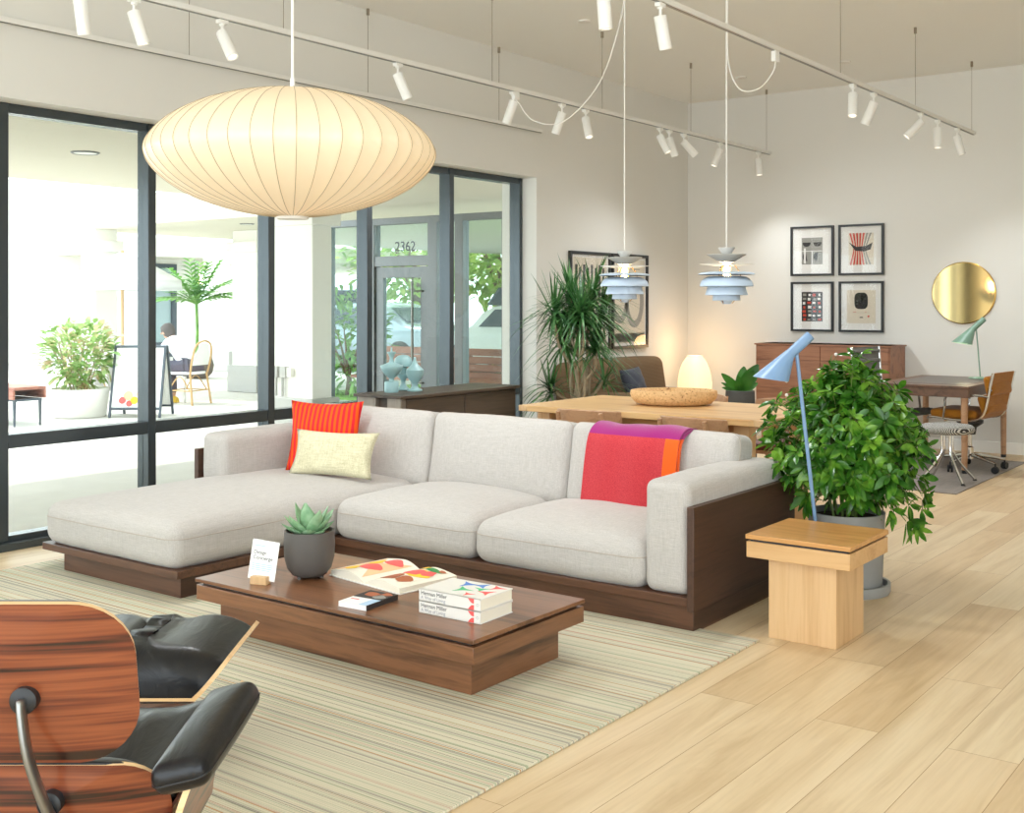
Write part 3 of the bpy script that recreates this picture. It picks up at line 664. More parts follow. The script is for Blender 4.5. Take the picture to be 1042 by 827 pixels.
# card in wooden holder
cs = thing('tabletop_sign', 'small white card in oak block holder beside the grey pot', 'sign', (-3.785, 3.265, TZ), R(20))
MB().box(-.038, .038, -.022, .022, 0, .034).build('holder', M['oakZ'], cs, bevel=.002)
Tc = Matrix.Translation((0, .004, .016)) @ Matrix.Rotation(R(-8), 4, 'X') @ Matrix.Rotation(R(5), 4, 'Y')
MB().box(-.064, .064, -.001, .001, 0, .165, 0, Tc).build('card', M['paper'], cs)
def on_card(x, z): return Tc @ frame_M((x, -.0014, z), (1,0,0), (0,0,1))
text('card_title', 'Design\nConcierge', .0225, M['ink'], cs, on_card(-.052, .106), .0003)
MB().box(-.05, -.002, -.0017, -.0012, .139, .143, 0, Tc).build('small_heading', M['paleblue'], cs)
mb = MB()
for k in range(4): mb.box(-.052, .046-.012*(k == 3), -.0017, -.0012, .062-.008*k, .0655-.008*k, 0, Tc)
mb.build('fine_print', M['paleblue'], cs)
# open picture book
ob = thing('open_book', 'open picture book with bright red and yellow pages', 'book', (-3.40, 3.675, TZ), R(-8))
def ptop(x): t = abs(x)/.235; return .008+.036*math.sin(min(1, t*1.9)*PI/2)*(1-.52*t*t)
for s in (-1, 1):
    xs = [s*.235*k/12 for k in range(13)]
    poly = [(x, ptop(x)) for x in xs]+[(s*.235, .005), (0, .005)]
    if s < 0: poly = poly[::-1]
    MB().prism(poly[::-1], -.158, .158, Matrix.Rotation(PI/2, 4, 'X')).build('page_block', M['pages'], ob, ang=25)
MB().box(-.243, .243, -.165, .165, 0, .005).build('cover', M['cover'], ob, bevel=.001)
def blob(cx, cy, rx, ry, seed, n=18): return [(cx+rx*math.cos(2*PI*k/n)*(1+.18*math.sin(3*2*PI*k/n+seed)), cy+ry*math.sin(2*PI*k/n)*(1+.15*math.cos(2*2*PI*k/n+seed))) for k in range(n)]
def patch(mb, out, lift, mi): panel(mb, out, lambda x, y: (x, y, ptop(x)+lift), .0006, 5, (mi, mi, mi))
mb = MB(); pal = [M[k] for k in ('peach','red','yellow','brown','dgreen','pages')]
patch(mb, [(-.215,-.14),(-.035,-.14),(-.035,.14),(-.215,.14)], .0010, 0)
patch(mb, blob(-.12, -.03, .06, .05, 1), .0020, 1); patch(mb, blob(-.10, .09, .05, .04, 2), .0020, 1); patch(mb, blob(-.17, .05, .03, .04, 3), .0022, 2); patch(mb, blob(-.17, -.09, .03, .03, 3), .0022, 2)
patch(mb, [(.035,-.14),(.2,-.14),(.2,.14),(.035,.14)], .0010, 5)
patch(mb, blob(.085, -.075, .045, .05, 4), .0020, 3); patch(mb, blob(.16, -.07, .035, .045, 1), .0020, 3); patch(mb, blob(.13, .03, .065, .05, 2), .0026, 2)
patch(mb, blob(.105, .03, .05, .045, 5), .0032, 1); patch(mb, blob(.165, .06, .03, .035, 3), .0032, 1); patch(mb, blob(.14, .11, .045, .022, 1), .0034, 4); patch(mb, blob(.075, .12, .03, .018, 1), .0034, 2); patch(mb, blob(.18, .125, .018, .016, 1), .0034, 3)
mb.build('page_pictures', pal, ob)
# two stacked hardbacks
def crescent(cx, cy, r1, off, a0, a1, rot, n=10):
    p = [(cx+r1*math.cos(a), cy+r1*math.sin(a)) for a in [a0+(a1-a0)*k/n for k in range(n+1)]]
    q = [(cx+off[0]+r1*.98*math.cos(a), cy+off[1]+r1*.98*math.sin(a)) for a in [a1+(a0-a1)*k/n for k in range(n+1)]]
    return p+q
def hardback(z, label, ttl):
    b = thing('hardback_book', label, 'book', (-2.80, 3.437, z), R(1.5), 'stacked white hardbacks')
    c = MB(); c.box(-.148, .148, -.104, .104, .042, .046); c.box(-.148, .148, -.104, .104, 0, .004); c.box(-.148, .148, -.104, -.100, 0, .046)
    c.build('cover', M['cover'], b, bevel=.0008)
    MB().box(-.145, .145, -.100, .101, .004, .042).build('page_block', M['pages'], b)
    Ms = lambda x, z_: frame_M((x, -.1043, z_), (1,0,0), (0,0,1))
    text('spine_title', 'Herman Miller', .0215, M['ink'], b, Ms(-.138, .0245), .0003)
    text('spine_subtitle', 'A Way of Living', .0185, M['greyink'], b, Ms(-.138, .0075), .0003)
    a = MB(); FX = Matrix.Rotation(PI/2, 4, 'X')
    a.prism([(.09,.002),(.118,.002),(.118,.021),(.108,.02),(.098,.012)], .1041, .1045, FX); a.prism([(.118,.026),(.118,.044),(.09,.044),(.098,.034),(.108,.027)], .1041, .1045, FX)
    a.build('spine_mark', M['red'], b)
    MB().tube([(.135+.005*math.cos(q), -.1043, .023+.005*math.sin(q)) for q in [2*PI*k/12 for k in range(12)]], .0006, 4, True).build('spine_emblem', M['greyink'], b)
    pal = [M['blue'], M['green'], M['red']]; a = MB()
    def tri(cx, cy, s, rot, mi):
        pts = []
        for k in range(3):
            a0 = rot+2*PI*k/3; a1 = rot+2*PI*(k+1)/3; p = Vector((math.cos(a0), math.sin(a0))); q = Vector((math.cos(a1), math.sin(a1)))
            for i in range(6):
                t = i/6; m_ = p.lerp(q, t)*(1-.95*t*(1-t)*1.6); pts.append((cx+s*m_.x, cy+s*m_.y*.9))
        a.prism(pts, .0461, .0466, None, mi)
    tri(-.03, .055, .05, .3, 0); tri(.03, .065, .045, 1.2, 0); tri(.0, -.02, .05, .1, 1); tri(.06, .02, .04, .8, 1); tri(.10, .07, .042, .2, 2); tri(.105, -.01, .045, 1.0, 2); tri(.06, -.065, .03, .4, 2)
    a.build('cover_art', pal, b)
    return b
hardback(TZ, 'white hardback book underneath, lower of the stacked pair on coffee table', 0)
hardback(TZ+.0475, 'white hardback on top of the pair, coloured shapes on cover', 0)
sb = thing('paperback_book', 'small thin paperback with dark picture cover before the open book', 'book', (-3.20, 3.315, TZ), R(5))
MB().box(-.068, .068, -.098, .098, .0015, .019).build('page_block', M['paper'], sb)
mb = MB(); mb.box(-.07, .07, -.1, .1, 0, .0015); mb.box(-.07, .07, -.1, .1, .019, .0205); mb.box(-.07, -.0685, -.1, .1, 0, .0205)
mb.build('cover', M['paper'], sb)
mb = MB()
mb.prism([(-.07,-.01),(.07,-.01),(.07,.1),(-.07,.1)], .0206, .0210, None, 0)
mb.prism(blob(-.02,.05,.035,.03,1), .0211, .0214, None, 1); mb.prism(blob(.03,.03,.03,.025,2), .0211, .0214, None, 2); mb.prism(blob(.035,.075,.025,.018,2), .0211, .0214, None, 1)
mb.prism([(.03,-.1),(.07,-.1),(.07,-.01),(.03,-.01)], .0206, .0209, None, 3); mb.box(.0695,.0702,-.1,.1,.0,.0205, 0)
mb.build('cover_picture', [M['printdark'], M['brown'], M['printgrey'], M['paleblue']], sb)
mb = MB(); mb.prism([(-.055,-.045),(-.015,-.045),(-.015,-.036),(-.055,-.036)], .0206, .0210); mb.build('cover_mark', M['red'], sb)

# ------------------------------------------------------------------ oak side table, floor lamp, umbrella tree
st = thing('side_table', 'square oak side table on block base beside the sofa arm', 'table', (-1.92, 4.76, 0)); L = neg(st)
MB().box(-2.15, -1.69, 4.53, 4.99, .426, .446).build('tabletop', M['stool_top'], st, bevel=.002, loc=L)
MB().box(-2.135, -1.705, 4.545, 4.975, .416, .426).build('shadow_gap', M['black'], st, loc=L)
MB().box(-2.147, -1.693, 4.533, 4.987, .348, .416).build('apron', M['oak'], st, bevel=.002, loc=L)
MB().box(-2.075, -1.775, 4.60, 4.915, 0, .348).build('base', M['oakZ'], st, bevel=.002, loc=L)
RV = Vector((.8, .6, 0)); VV = Vector((-.6, .8, 0)); UP = Vector((0,0,1))
def aj_head(jx, s, mat, root, inner, lr=1, name='lamp_shade'):
    """asymmetric cone lamp head around the joint jx (local), s = scale; leans to -RV"""
    def pt(a, z, d=0): return jx+RV*(a*s*lr)+UP*(z*s)+VV*(d*s)
    ax = (RV*(.0635+.032)*lr+UP*(.094-.006)).normalized(); pr = (UP-ax*UP.dot(ax)).normalized()
    def circ(c, r): return [tuple(c+pr*(math.cos(q)*r*s)+VV*(math.sin(q)*r*s)) for q in [2*PI*k/28 for k in range(28)]]
    def flatc(c, r): return [tuple(c+(RV*(-lr)*math.cos(q)+VV*math.sin(q))*(r*s)+UP*(math.cos(q)*.012*s)) for q in [2*PI*k/28 for k in range(28)]]
    top = pt(.0635, .094); end = pt(-.032, .006); mouth = pt(-.12, -.107)
    A = circ(end, .026); B = flatc(mouth, .081); C_ = flatc(mouth, .079); D_ = circ(end, .024)
    lerp = lambda P, Q, t: [tuple(Vector(p).lerp(Vector(q), t)) for p, q in zip(P, Q)]
    m1 = MB(); m1.rings([circ(top, .0225), circ(top-ax*.002, .024), circ(top.lerp(end, .5), .024), circ(end+ax*.004, .024), circ(end, .026)], True)
    m1.build('lamp_neck', mat, root, ang=40)
    m2 = MB(); m2.rings([A, lerp(A, B, .33), lerp(A, B, .66), B, C_, lerp(D_, C_, .5), D_], False)
    m2.build(name, mat, root, ang=50)
    m3 = MB(); m3.lathe([(0,-.02),(.014,-.014),(.018,0),(.012,.02),(0,.024)], 14, Matrix.Translation(end.lerp(mouth, .45)))
    m3.build('bulb', inner, root)
fl = thing('floor_lamp', 'pale blue floor lamp with angled cone shade behind oak side table', 'lamp', (-2.06, 5.19, 0))
jx = Vector((-2.13, 5.03, 1.19))-Vector((-2.06, 5.19, 0))
MB().lathe([(0,0),(.105,0),(.108,.006),(.104,.016),(.02,.02),(0,.02)], 36).build('base', M['bluelamp'], fl, ang=40)
MB().tube([(0,0,.018), tuple(jx+Vector((0,0,.012)))], .0085, 12).build('pole', M['bluelamp'], fl)
aj_head(jx, 1., M['bluelamp'], fl, M['white'])
def leaf_whorl(lf, tw, base, tip, L0, n, W=.42, bend=.35):
    base = Vector(base); tip = Vector(tip); ax = (tip-base).normalized()+Vector((RND.uniform(-.5,.5), RND.uniform(-.5,.5), RND.uniform(-.2,.5))); ax.normalize()
    tw.tube([tuple(base), tuple(base.lerp(tip, .5)+Vector((0,0,.015))), tuple(tip)], .0025, 5)
    s1 = ax.cross(Vector((.3,.2,1))).normalized(); s2 = ax.cross(s1); ph = RND.uniform(0, 6)
    for k in range(n):
        q = ph+2*PI*k/n+RND.uniform(-.35,.35); d = (s1*math.cos(q)+s2*math.sin(q))*RND.uniform(.6,1)+ax*RND.uniform(.0,.8)+Vector((0,0,RND.uniform(-.55,.1)))
        ln = L0*RND.uniform(.6,1.2); p0 = tip+d.normalized()*.012
        lf.leaf(p0, d, ax+Vector((RND.uniform(-.4,.4), RND.uniform(-.4,.4), 0)), ln, ln*W*RND.uniform(.85,1.15), RND.uniform(.0,bend), RND.uniform(.05,.4), 4)
bp = thing('potted_umbrella_tree', 'bushy green umbrella tree in tall pale concrete planter with saucer', 'plant', (-2.11, 5.60, 0))
MB().lathe([(0,0),(.205,0),(.212,.012),(.212,.05),(.198,.05),(.196,.018),(0,.018)], 48).build('saucer', M['greypot'], bp, ang=40)
MB().lathe([(0,.019),(.165,.019),(.172,.03),(.186,.37),(.188,.395),(.176,.395),(.17,.355),(0,.355)], 48).build('planter', M['greypot'], bp, ang=40)
MB().lathe([(0,.357),(.17,.357),(.16,.368),(0,.372)], 24).build('soil', M['soil'], bp)
lf = MB(); tw = MB()
for k in range(9):
    a = 2*PI*k/9+.3; r = .05+.05*(k % 3)/2
    tw.tube(catmull([(r*.6*math.cos(a), r*.6*math.sin(a), .365), (r*1.3*math.cos(a), r*1.3*math.sin(a), .6), (r*2.6*math.cos(a+.2), r*2.6*math.sin(a+.2), .9)], 5), .007, 6)
for k in range(620):
    while True:
        p = Vector((RND.uniform(-1,1), RND.uniform(-1,1), RND.uniform(-1,1)))
        if .35 < p.length < 1: break
    bmp = 1+.20*noise.noise(p.normalized()*2.1+Vector((4,1,2)))
    z = .76+p.z*.39*bmp
    if z < .45: z = .45+RND.uniform(0,.10)
    wd = .385*bmp*(1-.30*max(0, p.z))
    tip = Vector((p.x*wd, p.y*wd, z)); base = tip*.78+Vector((0,0,.10)); base.x *= .8; base.y *= .8
    leaf_whorl(lf, tw, base, tip, .070, RND.choice((5,6,7,8)))
for q, z in ((-.35,.40), (-.15,.37), (-.6,.46), (.1,.44), (.3,.50), (.5,.46), (.35,.58), (-.3,.48), (2.6,.46), (3.4,.45), (.7,.55)):
    a = q; tip = Vector((.36*math.cos(a), .37*math.sin(a), z)); leaf_whorl(lf, tw, tip*.75+Vector((0,0,.15)), tip, .08, 7)
lf.build('foliage', M['bush'], bp, ang=80); tw.build('stems', M['twig'], bp)
# ------------------------------------------------------------------ lounge chair and ottoman (seen from behind)
def button(mb, p, n): mb.lathe([(0,0),(.012,0),(.012,.003),(.006,.006),(0,.0065)], 12, Matrix.Translation(p) @ Vector((0,0,1)).rotation_difference(Vector(n)).to_matrix().to_4x4())
lc = thing('lounge_chair', 'black leather lounge chair with rosewood shells seen from behind', 'chair', (-2.40, 1.475, RUGT), R(36.87))
YB0 = -.36
def backmap(y0, lean, zc, curv):
    return lambda x, z: (x, y0+curv*x*x*1.9-lean*(z-zc), z)
# upper back shell
up = [(x*1., .673+y) for x, y in rrect(.575, .335, .115, 8)]
fu = backmap(YB0-.015, .22, .673, .32)
mb = MB(); panel(mb, up, fu, .013, 8, (0,0,1)); sh = mb.build('upper_back_shell', [M['rosewood'], M['ply']], lc, ang=30)
mb = MB(); ins = [(x*.965, .673+(y-.673)*.95+.008) for x, y in up]
pad(mb, ins, lambda x, y: fu(x, y), -.085, 9, 3.2, wr=lambda x, y: 1+.05*math.sin(x*38)*math.cos(y*20)); mb.build('upper_back_cushion', M['leather'], lc, ang=180)
# lower back shell
lo = [(x, .348+y) for x, y in rrect(.67, .30, .10, 8)]
fl_ = backmap(YB0+.03, .22, .40, .34)
mb = MB(); panel(mb, lo, fl_, .013, 8, (0,0,1)); mb.build('lower_back_shell', [M['rosewood'], M['ply']], lc, ang=30)
mb = MB(); ins = [(x*.965, .348+(y-.348)*.95+.010) for x, y in lo]
pad(mb, ins, fl_, -.085, 9, 3.2, wr=lambda x, y: 1+.05*math.sin(x*36)*math.cos(y*22)); mb.build('lower_back_cushion', M['leather'], lc, ang=180)
# seat shell: turned up at both sides
def fseat(x, y): return (x, y, .262+.19*(y+.05)+.17*max(0, (abs(x)-.12)/.25)**2)
se = [(x, .06+y) for x, y in rrect(.68, .58, .12, 10)]
mb = MB(); panel(mb, se, fseat, .013, 10, (0,0,1)); mb.build('seat_shell', [M['rosewood'], M['ply']], lc, ang=30)
mb = MB(); ins = [(x*.94, .06+(y-.06)*.95) for x, y in se]
pad(mb, ins, fseat, .105, 12, 3., wr=lambda x, y: 1+.10*math.sin(x*30+y*12)*math.exp(-((abs(x)-.22)/.1)**2)-.25*math.exp(-(x*x+(y-.06)**2)/.003)); mb.build('seat_cushion', M['leather'], lc, ang=180)
for s in (-1, 1):
    T = Matrix.Translation((s*.394, -.19, .510)) @ Matrix.Rotation(R(5), 4, 'X') @ Matrix.Rotation(R(-s*16), 4, 'Y') @ Matrix.Rotation(R(s*-4), 4, 'Z')
    o = cushion(.122, .38, .062, .027, .010, .003, 3, n=10, wob=.002).build('armrest', M['leather'], lc, ang=180, merge=True); o.matrix_local = T
    seam(.122, .38, .062, .027, .010, .003, 3, .002, -.15, rad=.0022).build('welt', M['blackrub'], o, ang=180)
    # wooden side support under the armrest
    mb = MB(); mb.sheet(lambda a, b_, s=s: (s*(.335+.075*b_**1.5), -.30+.34*a+.02*b_, .27+.25*b_+.02*a), 8, 10, .013, 0, 1)
    mb.build('side_shell', [M['rosewood'], M['ply']], lc, ang=40)
    # back brace with rubber mount
    bx = s*.085
    mb = MB(); mb.lathe([(0,0),(.0265,0),(.0265,.022),(.02,.026),(0,.026)], 24, Matrix.Translation((bx, YB0-.008, .648)) @ Matrix.Rotation(PI/2, 4, 'X'))
    mb.build('shock_mount', M['blackrub'], lc, ang=40); mb = MB()
    mb.lathe([(0,0),(.024,0),(.024,.022),(.018,.026),(0,.026)], 24, Matrix.Translation((bx+s*.035, YB0+.03, .43)) @ Matrix.Rotation(PI/2, 4, 'X'))
    mb.build('shock_mount', M['blackrub'], lc, ang=40)
    pts = catmull([(bx, YB0-.036, .655), (bx+s*.004, YB0-.042, .62), (bx+s*.018, YB0-.044, .54), (bx+s*.045, YB0-.02, .43), (bx+s*.075, YB0+.02, .33), (bx+s*.06, YB0+.10, .26)], 5)
    MB().tube(pts, [.013]+[.0175]*(len(pts)-1), 12, flat=.5).build('back_brace', M['castal'], lc, ang=60)
mb = MB(); mb.lathe([(0,0),(.02,0),(.02,.16),(.05,.17),(.05,.19),(0,.19)], 20, Matrix.Translation((0,.03,.05)))
mb.build('pedestal', M['castal'], lc, ang=40)
for k in range(5):
    a = 2*PI*k/5+PI/2
    MB().tube([(.0, .03, .075), (.16*math.cos(a), .03+.16*math.sin(a), .055), (.30*math.cos(a), .03+.30*math.sin(a), .018)], [.022,.018,.012], 8).build('leg', M['castal'], lc)

ot = thing('ottoman', 'black leather ottoman on curved rosewood shell, beyond the lounge chair', 'ottoman', (-3.12, 2.24, RUGT), R(36.87))
def fott(x, y): return (x, y, .172+.183*max(0, (abs(x)-.04)/.26)**2)
oo = rrect(.60, .54, .09, 8)
mb = MB(); panel(mb, oo, fott, .013, 12, (0,0,1)); mb.build('shell', [M['rosewood'], M['ply']], ot, ang=30)
def owr(x, y): return 1+.22*math.exp(-(x/.2)**2)+.045*math.sin(x*34+y*14+2*math.sin(y*9))*min(1, abs(x)*6)-.25*math.exp(-((x-.08)**2+(y-.03)**2)/.0045)-.25*math.exp(-((x+.08)**2+(y-.03)**2)/.0045)
mb = MB(); pad(mb, [(x*.95, y*.98) for x, y in rrect(.60, .54, .09, 12)], fott, .192, 18, 5, wr=owr); c = mb.build('cushion', M['leather'], ot, ang=180)
for s in (-1, 1): mb = MB(); button(mb, (s*.08, .03, .345), (0,0,1)); mb.build('button', M['leather'], ot)
mb = MB(); mb.lathe([(0,.05),(.02,.05),(.02,.18),(.06,.19),(.06,.205),(0,.205)], 20); mb.build('pedestal', M['castal'], ot, ang=40)
for k in range(4):
    a = 2*PI*k/4+PI/4
    MB().tube([(0,0,.07), (.14*math.cos(a), .14*math.sin(a), .05), (.26*math.cos(a), .26*math.sin(a), .016)], [.02,.017,.012], 8).build('leg', M['castal'], ot)

# ------------------------------------------------------------------ pendants
sp = thing('saucer_pendant', 'huge warm lit ribbed saucer pendant lamp hanging above the chaise', 'lamp', (-3.46, 3.15, 2.03))
half = [(1,0),(.985,.06),(.945,.12),(.88,.185),(.8,.243),(.69,.302),(.6,.338),(.43,.39),(.25,.425),(.10,.44)]
RS = .572; NR = 44
prof = [(r*RS, -z*RS) for r, z in half[::-1]]+[(r*RS, z*RS) for r, z in half[1:]]
pc = [(p.x, p.y) for p in catmull([(r, z, 0) for r, z in prof], 3)]
def sc(a, k): t = (a*NR/(2*PI)) % 1; return 1-.0085*math.sin(PI*t)
MB().lathe(pc, NR*6, None, 0, sc).build('lamp_shade', M['shade'], sp, ang=60)
rib = MB().tube([(r*1.0015, 0, z) for r, z in pc], .0011, 5).build('rib', M['shaderib'], sp)
for k in range(1, NR):
    c = rib.copy(); COL.objects.link(c); c.parent = sp; c.rotation_euler = (0, 0, 2*PI*k/NR)
MB().lathe([(0,-.262),(.062,-.262),(.065,-.256),(.062,-.248),(0,-.248)], 36).build('bottom_cap', M['trackm'], sp, ang=40)
MB().lathe([(0,.248),(.06,.248),(.06,.256),(.01,.262),(.01,.30),(0,.30)], 30).build('top_cap', M['white'], sp, ang=40)
MB().tube([(0,0,.29), (0,0,ZC-2.03-.02)], .006, 8).build('cord', M['cord'], sp)
MB().lathe([(0,ZC-2.03-.03),(.06,ZC-2.03-.025),(.06,ZC-2.03),(0,ZC-2.03)], 24).build('canopy', M['white'], sp)
def snowball(label, loc, s, swag):
    t = thing('tiered_pendant', label, 'lamp', loc, 0, 'tiered pendants over the dining table')
    U = .000594*s
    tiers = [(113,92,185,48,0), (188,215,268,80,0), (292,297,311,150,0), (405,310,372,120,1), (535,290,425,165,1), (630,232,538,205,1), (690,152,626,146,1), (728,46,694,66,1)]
    for ya, ra, yb, rb, lo in tiers:
        za, zb = -(ya-420)*U, -(yb-420)*U; r0, r1 = ra*U, rb*U; n = 8; P = []
        for k in range(n+1):
            q = k/n
            if lo and ya < 600: c = math.sin(q*PI/2); r = r0+(r1-r0)*(1-math.cos(q*PI/2)); z = za+(zb-za)*math.sin(q*PI/2)
            else: r = r0+(r1-r0)*q; z = za+(zb-za)*q
            P.append((r, z))
        th = .0022
        inner = [(max(.001, r-th), z-(.0012 if lo else -.0012)) for r, z in P[::-1]]
        mb = MB(); mb.lathe(P+inner+[P[0]], 48)
        if yb == 694: mb.lathe([(0,za),(r0*.98,za),(r0,za+.002),(0,za+.003)], 32)
        mb.build('shade_tier', M['snow_daylit'] if lo else M['snow'], t, ang=40)
    mb = MB()
    for k in range(3):
        a = 2*PI*k/3+.4; c, s_ = math.cos(a), math.sin(a)
        mb.tube([(60*U*c, 60*U*s_, .09*s), (150*U*c, 150*U*s_, .02*s), (155*U*c, 155*U*s_, -.115*s), (60*U*c, 60*U*s_, -.18*s)], .0025, 6)
    for k in range(6):
        a = 2*PI*k/6; mb.tube([(.03*s*math.cos(a), .03*s*math.sin(a), .085*s), (.03*s*math.cos(a), .03*s*math.sin(a), -.02*s)], .0018, 5)
    mb.build('brass_frame', M['brass'], t, ang=40)
    MB().lathe([(0,-.015*s),(.016*s,-.005*s),(.02*s,.02*s),(.016*s,.055*s),(0,.065*s)], 16).build('bulb', glow_bulb, t)
    light('lamp_light', 'POINT', (0,0,.082*s), 3.0, (1,.74,.46), .012, t)
    top = ZC-loc[2]
    MB().tube([(0,0,.17*s), (0,0,top-.03)], .005, 8).build('cord', M['cord'], t)
    MB().lathe([(0,top-.035),(.006,top-.035),(.006,top-.012),(.02,top-.01),(.02,top),(0,top)], 12).build('ceiling_hook', M['white'], t)
    sw = [Vector(p)-Vector(loc) for p in swag]
    MB().tube(catmull(sw, 8), .0042, 6).build('swag_cord', M['cord'], t)
    c = sw[-1]; MB().box(c.x-.016, c.x+.016, c.y-.03, c.y+.03, c.z, c.z+.075).build('track_connector', M['white'], t, bevel=.004)
    return t
glow_bulb = glow('warm_bulb', (1,.76,.46,1), 75)
A = (-4.13, 6.80, 1.43+27.5*7.92/1169); B = (-3.36, 6.80, 1.43+28.5*7.45/1169)
snowball('tiered white pendant lamp in front of the framed horseshoe prints', A, .958, [(-4.13,6.80,ZC-.03), (-4.16,6.80,3.40), (-4.34,6.81,2.98), (-4.66,6.83,2.74), (-4.95,6.86,2.78), (-5.10,6.88,2.93), (-5.13,6.885,2.955)])
snowball('tiered white pendant lamp nearer the middle of the back wall', B, .996, [(-3.36,6.80,ZC-.03), (-3.355,6.80,3.35), (-3.345,6.80,2.99), (-3.26,6.79,2.81), (-3.12,6.77,2.795), (-3.02,6.755,2.88), (-3.0,6.75,2.945)])

# ------------------------------------------------------------------ tracks and spotlights
TZ0, TZ1 = 3.01, 3.045
def track(label, x, y0, y1, wires, w=.018, name='lighting_track'):
    t = thing(name, label, 'light track', (x, (y0+y1)/2, TZ0), 0, 'ceiling light tracks'); cy = (y0+y1)/2
    MB().box(-w, w, y0-cy, y1-cy, .004, .035).build('rail', M['trackm'], t, bevel=.002)
    mb = MB(); mb.box(-w*.45, w*.45, y0-cy+.01, y1-cy-.01, 0, .004); mb.build('channel', M['castal'], t)
    for wy in wires:
        m2 = MB(); m2.tube([(0, wy-cy, .034), (0, wy-cy, ZC-TZ0)], .0022, 5); m2.lathe([(0,ZC-TZ0-.05),(.012,ZC-TZ0-.05),(.012,ZC-TZ0),(0,ZC-TZ0)], 10, Matrix.Translation((0, wy-cy, 0)))
        m2.build('suspension_cable', M['wire'], t)
    return t
track('long white light track hung by cables over the sofa, beside the window wall', -5.13, 1.2, 11.40, [2.0, 4.6, 6.6, 8.09, 9.64, 11.32])
track('light track crossing the upper right, carrying the looped pendant cord connector', -3.0, 1.2, 11.22, [2.5, 5.2, 7.85, 9.5, 11.15])
track('thin rail close along the wall above the window', -6.165, .5, 8.68, [1.6, 3.2, 4.72, 6.38, 8.03], .012, 'wall_washer_rail')
def make_spot(label, x, y, tip, first=[None]):
    d = Vector(tip).normalized()
    t = thing('track_spotlight', label, 'spotlight', (x, y, TZ0), 0, 'white cylinder spotlights on the tracks')
    mb = MB(); mb.box(-.017, .017, -.032, .032, -.022, .0); mb.lathe([(0,-.034),(.017,-.034),(.017,-.02),(0,-.02)], 12); mb.build('adapter', M['white'], t, bevel=.003)
    MB().tube([(0,0,-.03), (0,0,-.085)], .0075, 10).build('stem', M['white'], t)
    Q = Vector((0,0,-1)).rotation_difference(d).to_matrix().to_4x4(); T = Matrix.Translation((0,0,-.078)) @ Q
    MB().lathe([(0,-.16),(.024,-.16),(.027,-.166),(.0325,-.166),(.0335,-.162),(.0335,.006),(.030,.012),(0,.012)], 28, T).build('body', M['white'], t, ang=40)
    MB().lathe([(0,-.158),(.0235,-.158),(.0235,-.1605),(0,-.1605)], 20, T).build('lens', M['lens'], t)
    lp = T @ Vector((0,0,-.19))
    light('spot_beam', 'SPOT', lp, 41, (.92,.96,1), .025, t, Vector((0,0,-1)).rotation_difference(d).to_euler(), 125)
    return t
def tilt(a, fwd=0): return RV*a+VV*fwd-UP
T1 = [(3.27,.05,.25,'spotlight at the start of the row, cut by the top edge, above the tall window'), (3.58,.30,.1,'spotlight second from the near end, tilted right above the window'),
      (4.15,.5,-.35,'tilted spotlight whose lens shows, between window and saucer pendant'), (5.59,.42,.1,'single tilted spotlight just right of the saucer pendant'),
      (6.86,-.36,.2,'spotlight beside the looped pendant cord connector, tilted left'), (7.50,-.33,.2,'tilted spotlight crossed by the hanging loop of pendant cord'),
      (7.84,.16,-.35,'spotlight just right of the loop of cord, lens showing'), (9.06,.45,-.25,'first of the three clustered spotlights left of the wall corner'),
      (9.23,.33,.0,'middle one of three clustered spotlights left of the wall corner'), (9.50,.95,.2,'steeply tilted spotlight, third of the cluster at the wall corner'),
      (10.24,-.42,-.1,'left-tilted spotlight against the back wall near the second pendant cord'), (11.12,.03,-.15,'last spotlight at the far end of the long track')]
for y, a, fw, lb in T1: make_spot(lb, -5.13, y, tilt(a, fw))
T2 = [(4.74,.08,.05,'big spotlight cut by the top edge left of the first pendant cord'), (5.30,.2,.15,'big spotlight hanging between the two pendant cords'),
      (8.09,-.1,-.3,'spotlight on the right track nearly upright with its lens showing'), (8.52,-.36,.25,'spotlight tilted left, above and right of the four framed prints'),
      (9.64,-.95,.1,'steeply left-tilted spotlight above the round mirror'), (10.10,-.03,-.1,'upright spotlight, second from the end of right track'), (10.68,.24,-.1,'end spotlight of the right track, tilted right')]
for y, a, fw, lb in T2: make_spot(lb, -3.0, y, tilt(a, fw))
for x, y, lb in ((-5.04,7.69,'small round ceiling sprinkler cover above the window side track'), (-5.05,10.55,'small round ceiling sprinkler cover near the wall corner'), (-3.95,10.45,'small round ceiling sprinkler cover above the framed prints')):
    t = MB().lathe([(0,-.012),(.05,-.012),(.055,-.006),(.055,0),(0,0)], 24).build('sprinkler_cover', M['trackm'], ang=40); t.location = (x, y, ZC); tag(t, lb, 'sprinkler cover')
